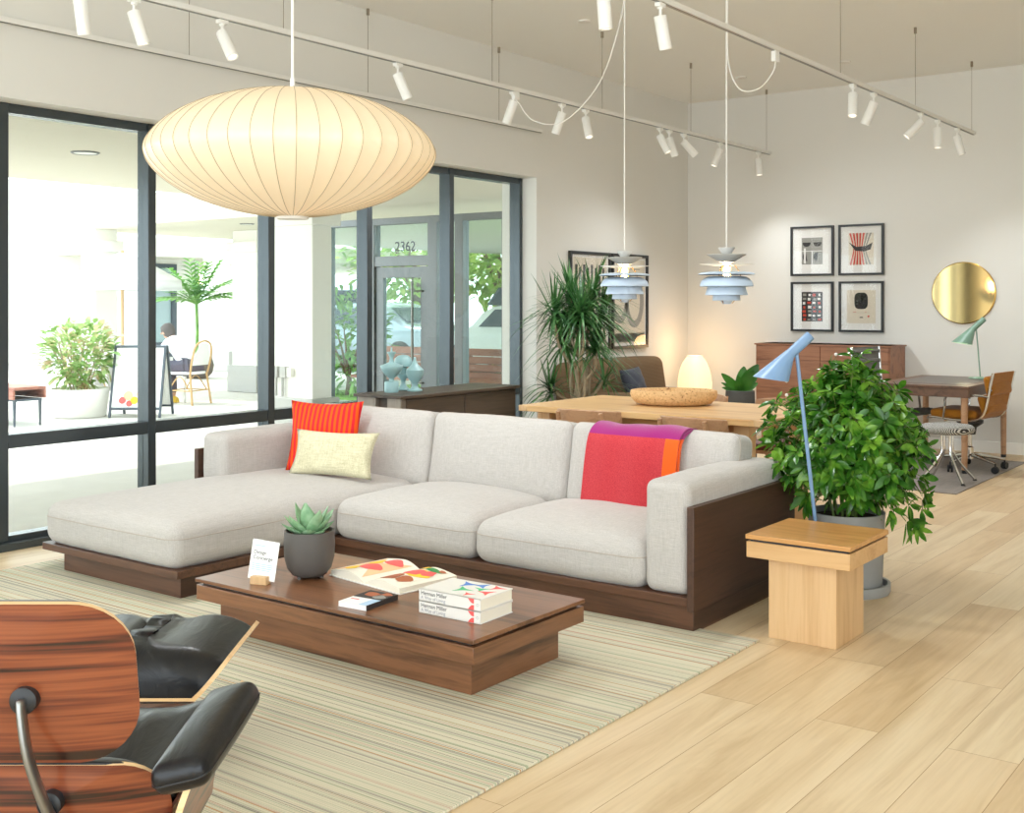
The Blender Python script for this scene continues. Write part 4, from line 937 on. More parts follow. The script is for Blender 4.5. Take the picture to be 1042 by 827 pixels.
# ------------------------------------------------------------------ dining area
dt = thing('dining_table', 'long oak dining table behind the sofa', 'table', (-3.77, 6.83, 0)); L = neg(dt)
MB().box(-4.60, -2.94, 6.30, 7.36, .70, .74).build('tabletop', M['oaktop'], dt, bevel=.004, loc=L)
for x0, x1 in ((-4.67, -4.60), (-2.94, -2.87)): MB().box(x0, x1, 6.30, 7.36, .70, .74).build('end_board', M['oakZ'], dt, bevel=.004, loc=L)
for x in (-4.51, -3.05):
    for y in (6.42, 7.24): MB().box(x-.05, x+.05, y-.05, y+.05, 0, .70).build('leg', M['oakZ'], dt, bevel=.004, loc=L)
MB().box(-4.46, -3.10, 6.47, 6.50, .60, .70).box(-4.46, -3.10, 7.16, 7.19, .60, .70).build('apron', M['oak'], dt, bevel=.003, loc=L)
tr = MB().lathe([(0,0),(.20,0),(.255,.012),(.288,.045),(.298,.075),(.292,.10),(.280,.103),(.27,.095),(.262,.06),(.22,.035),(0,.03)], 56, None, 0, None, 1, .72).build('cork_tray', M['cork'], ang=50)
tr.location = (-3.83, 6.95, .74); tr.rotation_euler = (0,0,R(28)); tag(tr, 'large oval cork tray on the oak dining table', 'tray')
def dining_chair(label):
    t = thing('dining_chair', label, 'chair', group='curved back walnut dining chairs')
    o = cushion(.37, .41, .045, .02, .012, n=8, wob=.001).build('seat', M['redseat'], t, ang=180, merge=True); o.location = (0, .02, .445)
    MB().prism(rrect(.36, .40, .05), .40, .425, Matrix.Translation((0,.02,0))).build('seat_frame', M['chairw'], t, bevel=.004)
    for s in (-1, 1):
        MB().tube([(s*.17,.20,0), (s*.165,.19,.22), (s*.16,.175,.42)], [.011,.016,.018], 12).build('leg', M['chairw'], t)
        MB().tube(catmull([(s*.18,-.20,0), (s*.17,-.18,.25), (s*.165,-.185,.45), (s*.16,-.228,.62), (s*.155,-.258,.738)], 4), [.011]*4+[.014]*5+[.016]*4+[.015]*4, 12).build('leg', M['chairw'], t)
    mb = MB(); mb.sheet(lambda a, b_: ((a-.5)*.46, -.235+.13*abs(2*a-1)**2.2-.02*b_, .655+.10*b_+(.012*abs(2*a-1)**2)*(1-2*b_)), 24, 4, .022)
    mb.build('backrest', M['chairw'], t, bevel=.004, ang=60); return t
c1 = dining_chair('walnut dining chair with curved backrest at the left of the table near side'); c1.location = (-4.07, 6.37, 0); c1.rotation_euler.z = R(4)
dup(c1, (-3.275, 6.33, 0), R(-4), 'walnut dining chair at the near table side, right behind the coral throw')
dup(c1, (-3.33, 7.55, 0), R(180), 'dining chair with oxblood seat on the far side of table, behind umbrella tree')
dup(c1, (-4.05, 7.60, 0), R(176), 'dining chair on the far side of table behind the cork tray')

# settee, cushion, lantern, plants
se = thing('settee', 'long brown woven high-back settee under the framed prints', 'settee', (-5.9, 9.75, 0)); L = neg(se)
o = cushion(.20, 1.85, .42, .09, .02, .01, 3, wob=.003).build('backrest', M['settee'], se, ang=180, merge=True); o.matrix_local = Matrix.Translation((-.17, .02, .665)) @ Matrix.Rotation(R(-9), 4, 'Y')
o = cushion(.62, 1.80, .17, .06, .015, .01, 4, wob=.003).build('seat', M['settee'], se, ang=180, merge=True); o.location = (.09, -.02, .475)
MB().box(-.2, .34, -.85, .82, .36, .40).build('frame', M['black'], se, bevel=.005)
for x in (-.17, .31):
    for y in (-.8, .77): MB().tube([(x, y, 0), (x, y, .365)], .012, 10).build('leg', M['chrome'], se)
o = pillow_mb(.40, .28, .12, .06, seed=9).build('lumbar_cushion', M['navy'], ang=180, merge=True); place(o, (-5.80, 9.72, .665), (-.05, 1, .05), (-.35, 0, 1)); tag(o, 'dark slate cushion lying on the brown settee', 'cushion')
tb = thing('low_table', 'low round table under the glowing lantern in the corner', 'table', (-5.86, 11.10, 0))
MB().lathe([(0,.385),(.22,.385),(.225,.39),(.225,.40),(.22,.405),(0,.405)], 36).build('tabletop', M['oak'], tb, ang=40)
for k in range(3):
    a = 2*PI*k/3; MB().tube([(.16*math.cos(a), .16*math.sin(a), 0), (.12*math.cos(a), .12*math.sin(a), .386)], .012, 8).build('leg', M['oakZ'], tb)
la = thing('lantern_lamp', 'glowing ribbed cream lantern lamp in the room corner', 'lamp', (-5.86, 11.10, .405))
pf = [(p.x, p.y) for p in catmull([(.13,.0,0),(.168,.05,0),(.184,.12,0),(.182,.2,0),(.165,.30,0),(.13,.39,0),(.085,.455,0),(.082,.46,0)], 4)]
MB().lathe(pf, 180, None, 0, lambda a, k: 1-.012*abs(math.sin(a*22))).build('lamp_shade', M['lantern'], la, ang=60)
MB().lathe([(0,.455),(.08,.455),(.084,.462),(.07,.466),(0,.462)], 30).build('cap', M['white'], la)
light('lamp_light', 'POINT', (.0, .0, .58), 4, (1,.6,.28), .1, la)
pl = thing('potted_broadleaf', 'small broad-leaf plant in charcoal pot beside the walnut dresser', 'plant', (-4.55, 9.48, 0))
MB().lathe([(0,0),(.145,0),(.15,.01),(.128,.65),(.12,.655),(.112,.65),(.11,.62),(0,.62)], 40).build('pot', M['darkpot'], pl, ang=40)
MB().lathe([(0,.62),(.11,.62),(.1,.63),(0,.632)], 20).build('soil', M['soil'], pl)
mb = MB(); lf1 = lambda t: math.sin(PI*(t**.8*.95+.03))**.7
for dx, dy, dz, Ln, W in [(.55,.1,1.0,.36,.15),(-.75,.2,.85,.30,.09),(.2,-.3,1.0,.30,.13),(.9,-.2,.55,.22,.08),(-.9,.1,.35,.20,.05),(-.5,-.4,.3,.16,.06),(.4,.4,.9,.30,.12),(-.2,.5,.8,.24,.09),(.1,-.6,.5,.16,.08),(-.85,-.1,.55,.22,.05),(.5,-.5,.4,.15,.07)]:
    d = RV*dx-VV*dy+UP*dz; mb.leaf((0,0,.63), d, -VV+UP*.2, Ln*.9, W*.9, .08, .25, 7, 0, lf1)
    mb.tube([(0,0,.60), tuple(d.normalized()*.08+Vector((0,0,.63)))], .004, 5)
mb.build('leaves', M['fiddle'], pl, ang=80)
dr = thing('potted_dracaena', 'tall spiky dracaena with pale canes in big charcoal planter', 'plant', (-5.36, 8.12, 0))
MB().lathe([(0,0),(.24,0),(.25,.012),(.29,.53),(.288,.55),(.275,.55),(.27,.51),(0,.51)], 44).build('planter', M['darkpot'], dr, ang=40)
MB().lathe([(0,.51),(.27,.51),(.25,.525),(0,.53)], 24).build('soil', M['soil'], dr)
stm = MB(); bl = MB(); sc_ = 9.7/1169
heads = [(578,300,0,95,.42),(600,298,.1,90,.42),(560,315,-.1,80,.42),(610,322,.12,75,.40),(588,328,-.15,80,.42),(570,345,.1,70,.40),(602,350,-.1,65,.38),(586,312,-.25,80,.42),(612,385,.05,36,.32),(556,392,-.12,46,.36),(588,318,.2,70,.42)]
for hx, hy, dep, n, Ln in heads:
    off = RV*((hx-588)*sc_)+VV*dep; z = 1.43-(hy-309)*sc_; top = off+UP*z; b0 = off*.35+UP*.52
    kink = RV*RND.uniform(-.06,.06)
    pts = catmull([tuple(b0), tuple(b0.lerp(top, .35)-off*.2+kink), tuple(b0.lerp(top, .65)-off*.08-kink*.6), tuple(top)], 5)
    stm.tube(pts, [.015]*6+[.012]*(len(pts)-6), 7)
    for k in range(n):
        a = RND.uniform(0, 2*PI); e = RND.uniform(-.35, 1.35); d = Vector((math.cos(a)*math.cos(e), math.sin(a)*math.cos(e), math.sin(e)))
        ln = Ln*RND.uniform(.75,1.15)
        bl.leaf(top-UP*RND.uniform(0,.10), d, UP+d*.1, ln, .027, RND.uniform(.25,.75) if e < 1 else .1, .2, 5, 0, lambda t: (1-t)**.6*min(1, .35+t*4))
stm.build('canes', M['stem'], dr); bl.build('foliage', M['drac'], dr, ang=80)

# console with three vases
cn = thing('console_cabinet', 'dark smoked oak console cabinet standing along the window', 'cabinet', (-5.96, 6.99, 0)); L = neg(cn)
MB().box(-6.195, -5.71, 6.25, 7.73, .728, .75).build('worktop', M['console'], cn, bevel=.003, loc=L)
MB().box(-6.17, -5.74, 6.33, 7.70, .05, .728).build('body', M['console'], cn, bevel=.002, loc=L)
for x0, x1 in ((-6.18, -5.99), (-5.87, -5.735)): MB().box(x0, x1, 6.28, 6.335, 0, .728).build('end_panel', M['greyoak'], cn, bevel=.002, loc=L)
MB().box(-5.99, -5.87, 6.315, 6.335, 0, .728).build('recess', M['console'], cn, loc=L)
for y0, y1 in ((6.345, 7.015), (7.025, 7.69)): MB().box(-5.742, -5.73, y0, y1, .06, .715).build('door', M['console'], cn, bevel=.0015, loc=L)
def vase(label, prof, loc):
    o = MB().lathe(prof, 40).build('decorative_vase', M['vase'], ang=45); o.location = loc; tag(o, label, 'vase', 'celadon vases on the console')
vase('celadon vase with cylinder foot, wide bowl and flared neck, left on console', [(0,0),(.053,0),(.055,.008),(.055,.075),(.05,.082),(.02,.088),(.019,.105),(.045,.13),(.075,.165),(.088,.2),(.085,.207),(.06,.215),(.02,.232),(.013,.26),(.022,.285),(.034,.305),(.034,.31),(.008,.313),(.005,.345),(0,.345)], (-6.04, 6.51, .75))
vase('celadon vase with mushroom dome top, behind the two pointed ones', [(0,0),(.05,0),(.052,.008),(.03,.03),(.018,.055),(.022,.085),(.05,.11),(.052,.125),(.03,.135),(.028,.18),(.075,.19),(.075,.215),(.064,.25),(.04,.272),(0,.28)], (-6.12, 6.73, .75))
vase('celadon urn with pointed finial, nearest the console front', [(0,0),(.058,0),(.06,.01),(.03,.026),(.022,.045),(.03,.07),(.055,.10),(.068,.135),(.07,.165),(.055,.18),(.028,.205),(.014,.232),(.009,.25),(.011,.258),(.006,.265),(0,.266)], (-5.97, 6.70, .75))

# framed prints
def framed(name, label, group, center, w, h, axis, draw, fw=.022, matcol='matb'):
    """axis: unit vector along the wall (viewer's right); prints hang proud of the wall"""
    t = thing(name, label, 'framed print', center, 0, group)
    X = Vector(axis); F = frame_M((0,0,0), X, UP)
    mb = MB(); q = w/2; p = h/2
    for b in ((-q, q, p-fw, p), (-q, q, -p, -p+fw), (-q, -q+fw, -p+fw, p-fw), (q-fw, q, -p+fw, p-fw)): mb.box(b[0], b[1], b[2], b[3], 0, .032, 0, F)
    mb.build('frame', M['black'], t, bevel=.0015)
    MB().box(-q+fw, q-fw, -p+fw, p-fw, .003, .012, 0, F).build('mat_board', M[matcol], t)
    mb = MB(); pal = draw(mb, F); mb.build('print', [M[k] for k in pal], t)
    MB().box(-q+fw, q-fw, -p+fw, p-fw, .0195, .0215, 0, F).build('glass', M['pglass'], t)
    return t
def quad(mb, F, x0, x1, y0, y1, mi, lift=0): mb.box(x0, x1, y0, y1, .0138+lift, .0144+lift, mi, F)
def halfdisc(mb, F, cx, cy, r, a0, mi): mb.prism([(cx+r*math.cos(R(a0)+PI*k/14), cy+r*math.sin(R(a0)+PI*k/14)) for k in range(15)], .0152, .0158, F, mi)
def d1(mb, F):
    quad(mb, F, -.115, .115, -.14, .14, 0)
    for cx, cy, a in ((-.06,.09,180),(.06,.09,180),(-.06,-.06,100),(.06,-.06,80)): halfdisc(mb, F, cx, cy, .045, a, 1)
    quad(mb, F, -.115, .115, -.004, .002, 2, .001); quad(mb, F, -.004, .004, -.14, 0, 2, .001)
    quad(mb, F, -.09, -.07, -.13, .03, 2, .0015)
    return ('printgrey', 'printdark', 'matb')
def d2(mb, F):
    quad(mb, F, -.13, .13, -.155, .17, 0)
    for k in range(7):
        x = -.115+.036*k; pinch = .55
        f = lambda y: x*(pinch+(1-pinch)*abs(y/.17)**1.2)-.012*(1-abs(y/.17)) 
        ysl = [-.155+.325*i/10 for i in range(11)]
        w_ = .010
        poly = [(f(y)-w_*(.5+.5*abs(y/.17)), y) for y in ysl]+[(f(y)+w_*(.5+.5*abs(y/.17)), y) for y in ysl[::-1]]
        mb.prism(poly[::-1], .0152, .0158, F, 1 if k < 5 else 2)
    mb.prism([(-.13,.08),(-.05,.03),(.05,.035),(.12,.07),(.10,.0),(.03,-.02),(-.06,-.01)][::-1], .0166, .0170, F, 3)
    return ('printbeige', 'printred', 'printgrey', 'printdark')
def d3(mb, F):
    quad(mb, F, -.115, .115, -.155, .155, 0); rr = random.Random(3)
    for k in range(4):
        for j in range(7):
            x = -.085+.055*k; y = -.135+.043*j
            quad(mb, F, x-rr.uniform(.008,.022), x+rr.uniform(.008,.022), y-rr.uniform(.006,.017), y+rr.uniform(.006,.017), rr.choice((1,1,2,3)), .0006)
    return ('printdark', 'printred', 'matb', 'printgrey')
def d4(mb, F):
    quad(mb, F, -.15, .15, -.17, .17, 0)
    mb.prism([( .0+.07*math.copysign(abs(math.cos(q))**.6, math.cos(q)), .06+.085*math.copysign(abs(math.sin(q))**.6, math.sin(q))) for q in [2*PI*k/28 for k in range(28)]], .0152, .0158, F, 1)
    rr = random.Random(5)
    for k in range(9): quad(mb, F, *(lambda x, y: (x-.012, x+.006, y-.006, y+.010))(rr.uniform(-.04,.05), rr.uniform(.0,.12)), 2, .0014)
    for x in (-.08,-.065,.045): quad(mb, F, x, x+.008, -.058, -.050, 3, .001)
    quad(mb, F, -.09, .09, -.062, -.060, 2, .001); mb.prism([(.065,-.09),(.09,-.09),(.0775,-.115)][::-1], .0152, .0158, F, 3); quad(mb, F, -.015, .02, -.115, -.105, 1, .001)
    return ('printbeige', 'printdark', 'printgrey', 'printred')
gp = 'four black framed prints on the back wall'
framed('framed_print', 'black framed print with grey half-moon shapes, upper left of four', gp, (-4.727, YB, 1.985), .472, .522, (1,0,0), d1)
framed('framed_print', 'black framed print with curved red and white stripes, upper right of four', gp, (-4.202, YB, 1.985), .472, .522, (1,0,0), d2)
framed('framed_print', 'black framed print of orange-red blocks on black, lower left of four', gp, (-4.727, YB, 1.40), .465, .522, (1,0,0), d3)
framed('framed_print', 'black framed print of dark oval over small red marks, lower right of four', gp, (-4.202, YB, 1.40), .465, .522, (1,0,0), d4)
def shoe(mb, F, cx, cy, r, w_, mi, a0=-60, a1=240, ln=.12):
    pts = [(cx-r*math.cos(R(a0))*1.0, cy+ln+r) ]
    P = []
    for k in range(25):
        a = R(a0+180+ (a1-a0)*k/24-0); P.append((cx+r*.8*math.cos(a), cy+r*1.25*math.sin(a)))
    o = []; i_ = []
    for k, p in enumerate(P):
        q = Vector(P[min(k+1, 24)])-Vector(P[max(k-1, 0)]); nrm = Vector((-q.y, q.x)).normalized(); o.append(tuple(Vector(p)+nrm*w_/2)); i_.append(tuple(Vector(p)-nrm*w_/2))
    for k in range(24): mb.prism([o[k], o[k+1], i_[k+1], i_[k]], .0152, .0158, F, mi)
def d5(mb, F):
    quad(mb, F, -.30, .30, -.43, .43, 0)
    shoe(mb, F, .09, .0, .19, .075, 1); shoe(mb, F, -.20, .02, .17, .075, 1)
    quad(mb, F, .0, .20, .33, .34, 1, .001); quad(mb, F, .05, .16, .30, .305, 1, .001)
    quad(mb, F, -.29, .29, -.42, -.33, 2)
    return ('printbeige', 'printgrey', 'matb')
def d6(mb, F):
    quad(mb, F, -.30, .30, -.43, .43, 0)
    for k in range(8): quad(mb, F, -.27+.07*k, -.23+.07*k, .0+.02*(k % 3), .36-.03*(k % 2), 1, .0006)
    for k in range(4): quad(mb, F, -.28, .28, -.25+.06*k, -.23+.06*k, 1, .0008)
    quad(mb, F, -.15, .25, -.38, -.30, 2, .001)
    return ('printbeige', 'printdark', 'printgrey')
gp = 'pair of large black framed prints on the left wall'
framed('framed_print', 'large black framed print of grey horseshoe shapes, right of the pair', gp, (XL, 10.29, 1.455), .715, .975, (0,1,0), d5, .03)
framed('framed_print', 'large black framed dark pattern print half hidden by the dracaena', gp, (XL, 9.535, 1.455), .735, .975, (0,1,0), d6, .03)

# ------------------------------------------------------------------ work area along the back wall
dw = thing('dresser', 'walnut dresser with round white knobs below the framed prints', 'dresser', (-4.45, 11.33, 0))
MB().box(-.70, .70, -.225, .225, .125, 1.02).build('body', M['dresser'], dw, bevel=.002)
MB().box(-.715, .715, -.238, .228, 1.005, 1.02).build('top', M['dresser'], dw, bevel=.002)
for s in (-1, 1):
    for y in (-.19, .19): MB().tube([(s*.64, y, 0), (s*.64, y, .126)], [.012,.018], 10).build('leg', M['chairw'], dw)
for c in (0, 1):
    for r in range(6):
        x0, x1 = (-.69, -.004) if c == 0 else (.004, .69); z1 = .995-.143*r; z0 = z1-.137
        d = MB().box(x0, x1, -.236, -.222, z0, z1).build('drawer', M['dresser'], dw, bevel=.0015)
        for kx in ([(x0+x1)/2] if c == 0 else [x0+.17, x1-.17]):
            MB().lathe([(0,0),(.006,0),(.006,.012),(.016,.016),(.018,.024),(.012,.03),(0,.031)], 16, Matrix.Translation((kx, -.236, (z0+z1)/2)) @ Matrix.Rotation(PI/2, 4, 'X')).build('knob', M['white'], d)
mi = thing('round_mirror', 'round bronze-tinted mirror on the back wall above the desk', 'mirror', (-3.19, YB, 1.535))
FX = Matrix.Rotation(PI/2, 4, 'X')
MB().lathe([(0,0),(.298,0),(.302,.004),(.302,.018),(.298,.021),(0,.021)], 64, FX).build('backing', M['brass'], mi, ang=40)
MB().lathe([(0,.0212),(.294,.0212),(.294,.0235),(0,.0235)], 64, FX).build('mirror_disc', M['mirror'], mi, ang=40)
o = MB().box(-4.30, -2.50, 8.88, 11.04, 0, .008).build('taupe_rug', M['greyrug'], bevel=.002); tag(o, 'plain taupe rug under the walnut desk', 'rug')
RG = .008
dk = thing('writing_desk', 'dark walnut writing desk with round legs, end against the back wall', 'desk', (-3.10, 10.62, RG))
MB().box(-.41, .41, -.69, .69, .712, .732).build('desktop', M['deskw'], dk, bevel=.003)
MB().box(-.30, .32, -.50, .60, .732, .7335).build('desk_pad', plain('desk_pad_leather', rgb(64,52,46), .3), dk)
MB().box(-.40, .40, -.68, .68, .635, .712).build('apron', M['deskw'], dk, bevel=.003)
for sx in (-1, 1):
    for sy in (-1, 1):
        l = MB().tube([(sx*.355, sy*.635, .028), (sx*.355, sy*.635, .64)], [.023,.03], 16).build('leg', M['chairw'], dk); MB().lathe([(0,0),(.023,0),(.024,.028),(0,.028)], 14, Matrix.Translation((sx*.355, sy*.635, 0))).build('foot', M['black'], l)
gl = thing('desk_lamp', 'sage green desk lamp with angled cone shade on the walnut desk', 'lamp', (-2.90, 11.06, .732+RG))
MB().lathe([(0,0),(.10,0),(.102,.004),(.098,.014),(.02,.017),(0,.017)], 30).build('base', M['greenlamp'], gl, ang=40)
jz = Vector((-.03,-.02,.445)); MB().tube([(0,0,.015), tuple(jz+Vector((0,0,.01)))], .006, 10).build('pole', M['greenlamp'], gl)
aj_head(jz, 1.12, M['greenlamp'], gl, M['lens'])
light('lamp_light', 'POINT', jz-RV*.10+UP*-.09, 2.0, (1,.8,.5), .02, gl)
def office_chair(label, loc, rz, back_top, cloth, pads, ribs):
    t = thing('office_chair', label, 'chair', loc, rz)
    pr = catmull([(0,.27,.435),(0,.24,.455),(0,.05,.440),(0,-.13,.445),(0,-.205,.50),(0,-.24,.62),(0,-.262,.74),(0,-.285,back_top)], 5)
    for s in (-1, 1):
        MB().tube([(s*.245, p.y, p.z) for p in pr], .011, 8, flat=1.4).build('side_rail', M['chrome'], t)
        a = catmull([(s*.25,-.25,.645),(s*.27,-.15,.655),(s*.275,.05,.65),(s*.275,.10,.625),(s*.27,.11,.55),(s*.255,.13,.445)], 5)
        MB().tube(a, .010, 8).build('armrest', M['chrome'], t)
    for y, z in ((.12,.43),(-.26,.70)): MB().tube([(-.245,y,z),(.245,y,z)], .010, 8).build('spreader', M['chrome'], t)
    n = len(pr)
    def at(q): k = min(n-1.001, max(0, q*(n-1))); i = int(k); return pr[i].lerp(pr[i+1], k-i)
    MB().sheet(lambda a, b_: (lambda p: ((a-.5)*.48, p.y, p.z))(at(b_)), 4, 40, .008).build('sling', cloth, t)
    if pads:
        o = cushion(.47, .40, .075, .034, .012, n=8, wob=.002).build('seat_pad', cloth, t, ang=180, merge=True); o.location = (0, .06, .485)
        for c, tl in (((0,-.19,.575), 74), ((0,-.235,.735), 79)):
            o = cushion(.47, .165, .06, .028, .012, n=8, wob=.002).build('back_pad', cloth, t, ang=180, merge=True); o.matrix_local = Matrix.Translation(c) @ Matrix.Rotation(R(tl), 4, 'X')
    else:
        mb = MB()
        for k in range(ribs):
            p = at(.03+.94*k/(ribs-1)); q = at(min(1, .05+.94*k/(ribs-1))); dv = (q-p).normalized(); nr = Vector((0, -dv.z, dv.y))
            mb.tube([(-.226, p.y, p.z), (.226, p.y, p.z)], .021, 8)
        mb.build('ribbed_upholstery', cloth, t)
    MB().lathe([(0,.30),(.045,.30),(.055,.36),(.11,.40),(.11,.425),(0,.43)], 20).build('tilt_mechanism', M['blackrub'], t, ang=40)
    MB().lathe([(0,.09),(.03,.09),(.03,.19),(.018,.2),(.018,.31),(0,.31)], 16).build('column', M['chrome'], t, ang=40)
    for k in range(5):
        a = 2*PI*k/5+.45; c, s = math.cos(a), math.sin(a)
        l = MB().tube([(.02*c,.02*s,.125),(.16*c,.16*s,.105),(.30*c,.30*s,.082)], [.020,.015,.011], 8).build('base_spoke', M['chrome'], t)
        w_ = MB(); Tn = Matrix.Translation((.30*c,.30*s,.03)) @ Matrix.Rotation(a+.6, 4, 'Z') @ Matrix.Rotation(PI/2, 4, 'X')
        for h in (-.022, .006): w_.lathe([(0,h),(.026,h),(.03,h+.004),(.03,h+.012),(.026,h+.016),(0,h+.016)], 16, Tn)
        w_.tube([(.30*c,.30*s,.03),(.30*c,.30*s,.085)], .007, 6); w_.build('caster', M['blackrub'], l)
    return t
office_chair('ochre padded office chair with chrome arms at the right of desk', (-2.78, 10.28, RG), R(84), .845, M['cognac'], True, 0)
office_chair('grey ribbed high-back office chair on the far left side of desk', (-3.52, 10.52, RG), R(-100), 1.02, M['greyfab'], False, 24)
so = thing('round_stool', 'round stool with black and white striped seat and splayed chrome legs', 'stool', (-2.735, 9.465, RG))
m, nt, b, o_ = new_mat('houndstooth'); wv = nd(nt, 'ShaderNodeTexWave', Scale=34.0, Distortion=1.5); nt.links.new(coords(nt, (1,1,.6), (0,0,R(36))), wv.inputs[0])
rp = ramp(nt, [(.45, rgb(48,48,48)), (.55, rgb(196,194,186))]); nt.links.new(wv.outputs[1], rp.inputs[0]); nt.links.new(rp.outputs[0], b.inputs['Base Color']); b.inputs['Roughness'].default_value = .9
MB().lathe([(0,.385),(.17,.385),(.197,.395),(.207,.415),(.203,.438),(.185,.453),(.10,.462),(0,.464)], 48).build('seat', m, so, ang=60)
for k in range(4):
    a = 2*PI*k/4+PI/4; c, s = math.cos(a), math.sin(a)
    l = MB().tube(catmull([(.045*c,.045*s,.388),(.045*c,.045*s,.27),(.06*c,.06*s,.215),(.13*c,.13*s,.12),(.235*c,.235*s,.010)], 5), .0105, 10).build('leg', M['chrome'], so)
    MB().lathe([(0,0),(.017,0),(.017,.008),(.01,.014),(0,.014)], 12, Matrix.Translation((.237*c,.237*s,0))).build('glide', M['blackrub'], l)
# ------------------------------------------------------------------ outside the window
struct(MB().box(-60, -6.56, -25, 70, -.2, -.004).build('sidewalk', M['pave']))
ZS = 2.62
struct(MB().box(-10.3, -6.6, -6, 10.4, ZS, ZS+.45).build('ceiling_walkway', M['soffit']))
struct(MB().box(-16.9, -7.6, 10.4, 22, ZS, ZS+.45).build('ceiling_arcade', M['soffit']))
struct(MB().box(-34, -24.3, 15.9, 34, ZS, ZS+.45).build('ceiling_pavilion', M['soffit']))
def column(label, x0, x1, y0, y1, base=.43, pad_=.06, cap=True):
    t = thing('stucco_column', label, 'column', ((x0+x1)/2, (y0+y1)/2, 0), 0, 'white stucco columns'); w_, d_ = (x1-x0)/2, (y1-y0)/2
    MB().box(-w_, w_, -d_, d_, 0, ZS).build('shaft', M['stucco'], t, bevel=.01)
    MB().box(-w_-pad_, w_+pad_, -d_-pad_, d_+pad_, 0, base).build('plinth', M['base'], t, bevel=.01)
    if cap: MB().box(-w_-.07, w_+.07, -d_-.07, d_+.07, ZS-.36, ZS-.18).build('capital', M['stucco'], t, bevel=.01)
    return t
column('broad white column with conduit and outlet boxes just outside the window', -9.58, -8.92, 8.40, 8.68)
column('slim white column at the arcade corner behind the leafy planter', -16.6, -16.2, 10.6, 11.0)
column('white column with grey plinth to the right of the potted palm', -14.95, -14.35, 12.3, 12.75)
column('distant white column standing behind the potted palm', -20.0, -19.3, 15.8, 16.4)
column('farthest slim white column behind the cafe umbrella', -24.1, -23.6, 16.1, 16.6)
ou = thing('outlet_box', 'pair of grey outlet boxes with conduits on the broad column', 'electrical box', (-9.37, 8.40, .70), 0)
for dx in (-.08, .05): MB().box(dx-.045, dx+.045, -.06, 0, -.06, .06).build('box', M['base'], ou, bevel=.005)
MB().box(.10, .17, -.05, 0, -.05, .05).build('cover', M['stucco'], ou, bevel=.005)
for dx in (-.08, .02): MB().tube([(dx, -.03, -.06), (dx, -.03, -.26)], .014, 8).build('conduit', M['base'], ou)
for x, y, lb in ((-8.10, 5.21, 'round recessed downlight in the walkway soffit outside the tall window'), (-13.4, 11.3, 'small recessed downlight in the arcade soffit beyond')):
    t = thing('recessed_downlight', lb, 'downlight', (x, y, ZS)); MB().lathe([(0,-.006),(.09,-.006),(.10,-.012),(.11,-.006),(.11,0),(0,0)], 28).build('trim_ring', M['alu'], t); MB().lathe([(0,-.009),(.085,-.009),(.085,-.006),(0,-.006)], 24).build('lens', M['white'], t)
# glazed street entrance across the walkway
SY = 10.2
sf = thing('glazed_entrance', 'grey framed glass street entrance numbered 2362 across the walkway', 'entrance', (-9.1, SY, 0)); L = neg(sf)
mb = MB()
for x0, x1 in ((-10.55,-10.48), (-9.80,-9.70), (-8.84,-8.70), (-8.43,-8.31), (-7.75,-7.68)): mb.box(x0, x1, SY-.06, SY+.06, 0, 2.46)
mb.box(-10.549, -7.681, SY-.058, SY+.058, 2.38, 2.459); mb.box(-9.70, -8.84, SY-.05, SY+.05, 1.88, 2.0); mb.box(-10.48, -9.80, SY-.05, SY+.05, 0, .10); mb.box(-8.70, -7.75, SY-.05, SY+.05, 0, .10)
mb.build('frame', M['alu'], sf, bevel=.004, loc=L)
for x0, x1, z0, z1 in ((-10.48,-9.80,.10,2.38), (-9.70,-8.84,2.0,2.38), (-8.70,-8.43,.10,2.38), (-8.31,-7.75,.10,2.38)): MB().box(x0, x1, SY-.005, SY+.005, z0, z1).build('glass_pane', M['sglass'], sf, loc=L)
do = MB(); do.box(-9.69, -9.57, SY-.03, SY+.03, .02, 1.87); do.box(-8.97, -8.85, SY-.03, SY+.03, .02, 1.87); do.box(-9.57, -8.97, SY-.03, SY+.03, 1.74, 1.87); do.box(-9.57, -8.97, SY-.03, SY+.03, .02, .28)
do = do.build('door', M['alu'], sf, bevel=.003, loc=L)
MB().box(-9.57, -8.97, SY-.005, SY+.005, .28, 1.74).build('door_glass', M['sglass'], do, loc=(0,0,0))
m2 = MB(); m2.tube([(-9.05, SY-.09, .36), (-9.05, SY-.09, 1.70)], .016, 10)
for z in (.5, 1.58): m2.tube([(-9.05, SY-.09, z), (-8.93, SY-.05, z), (-8.93, SY-.02, z)], .010, 8)
m2.build('pull_handle', M['castal'], do)
text('street_number', '2362', .165, M['signf'], sf, frame_M((-9.40+9.1, -.008, 2.06), (1,0,0), (0,0,1)), .002)
struct(MB().box(-7.68, -6.6, 10.12, 10.4, 0, ZS+.4).build('wall_entrance', M['stucco']))
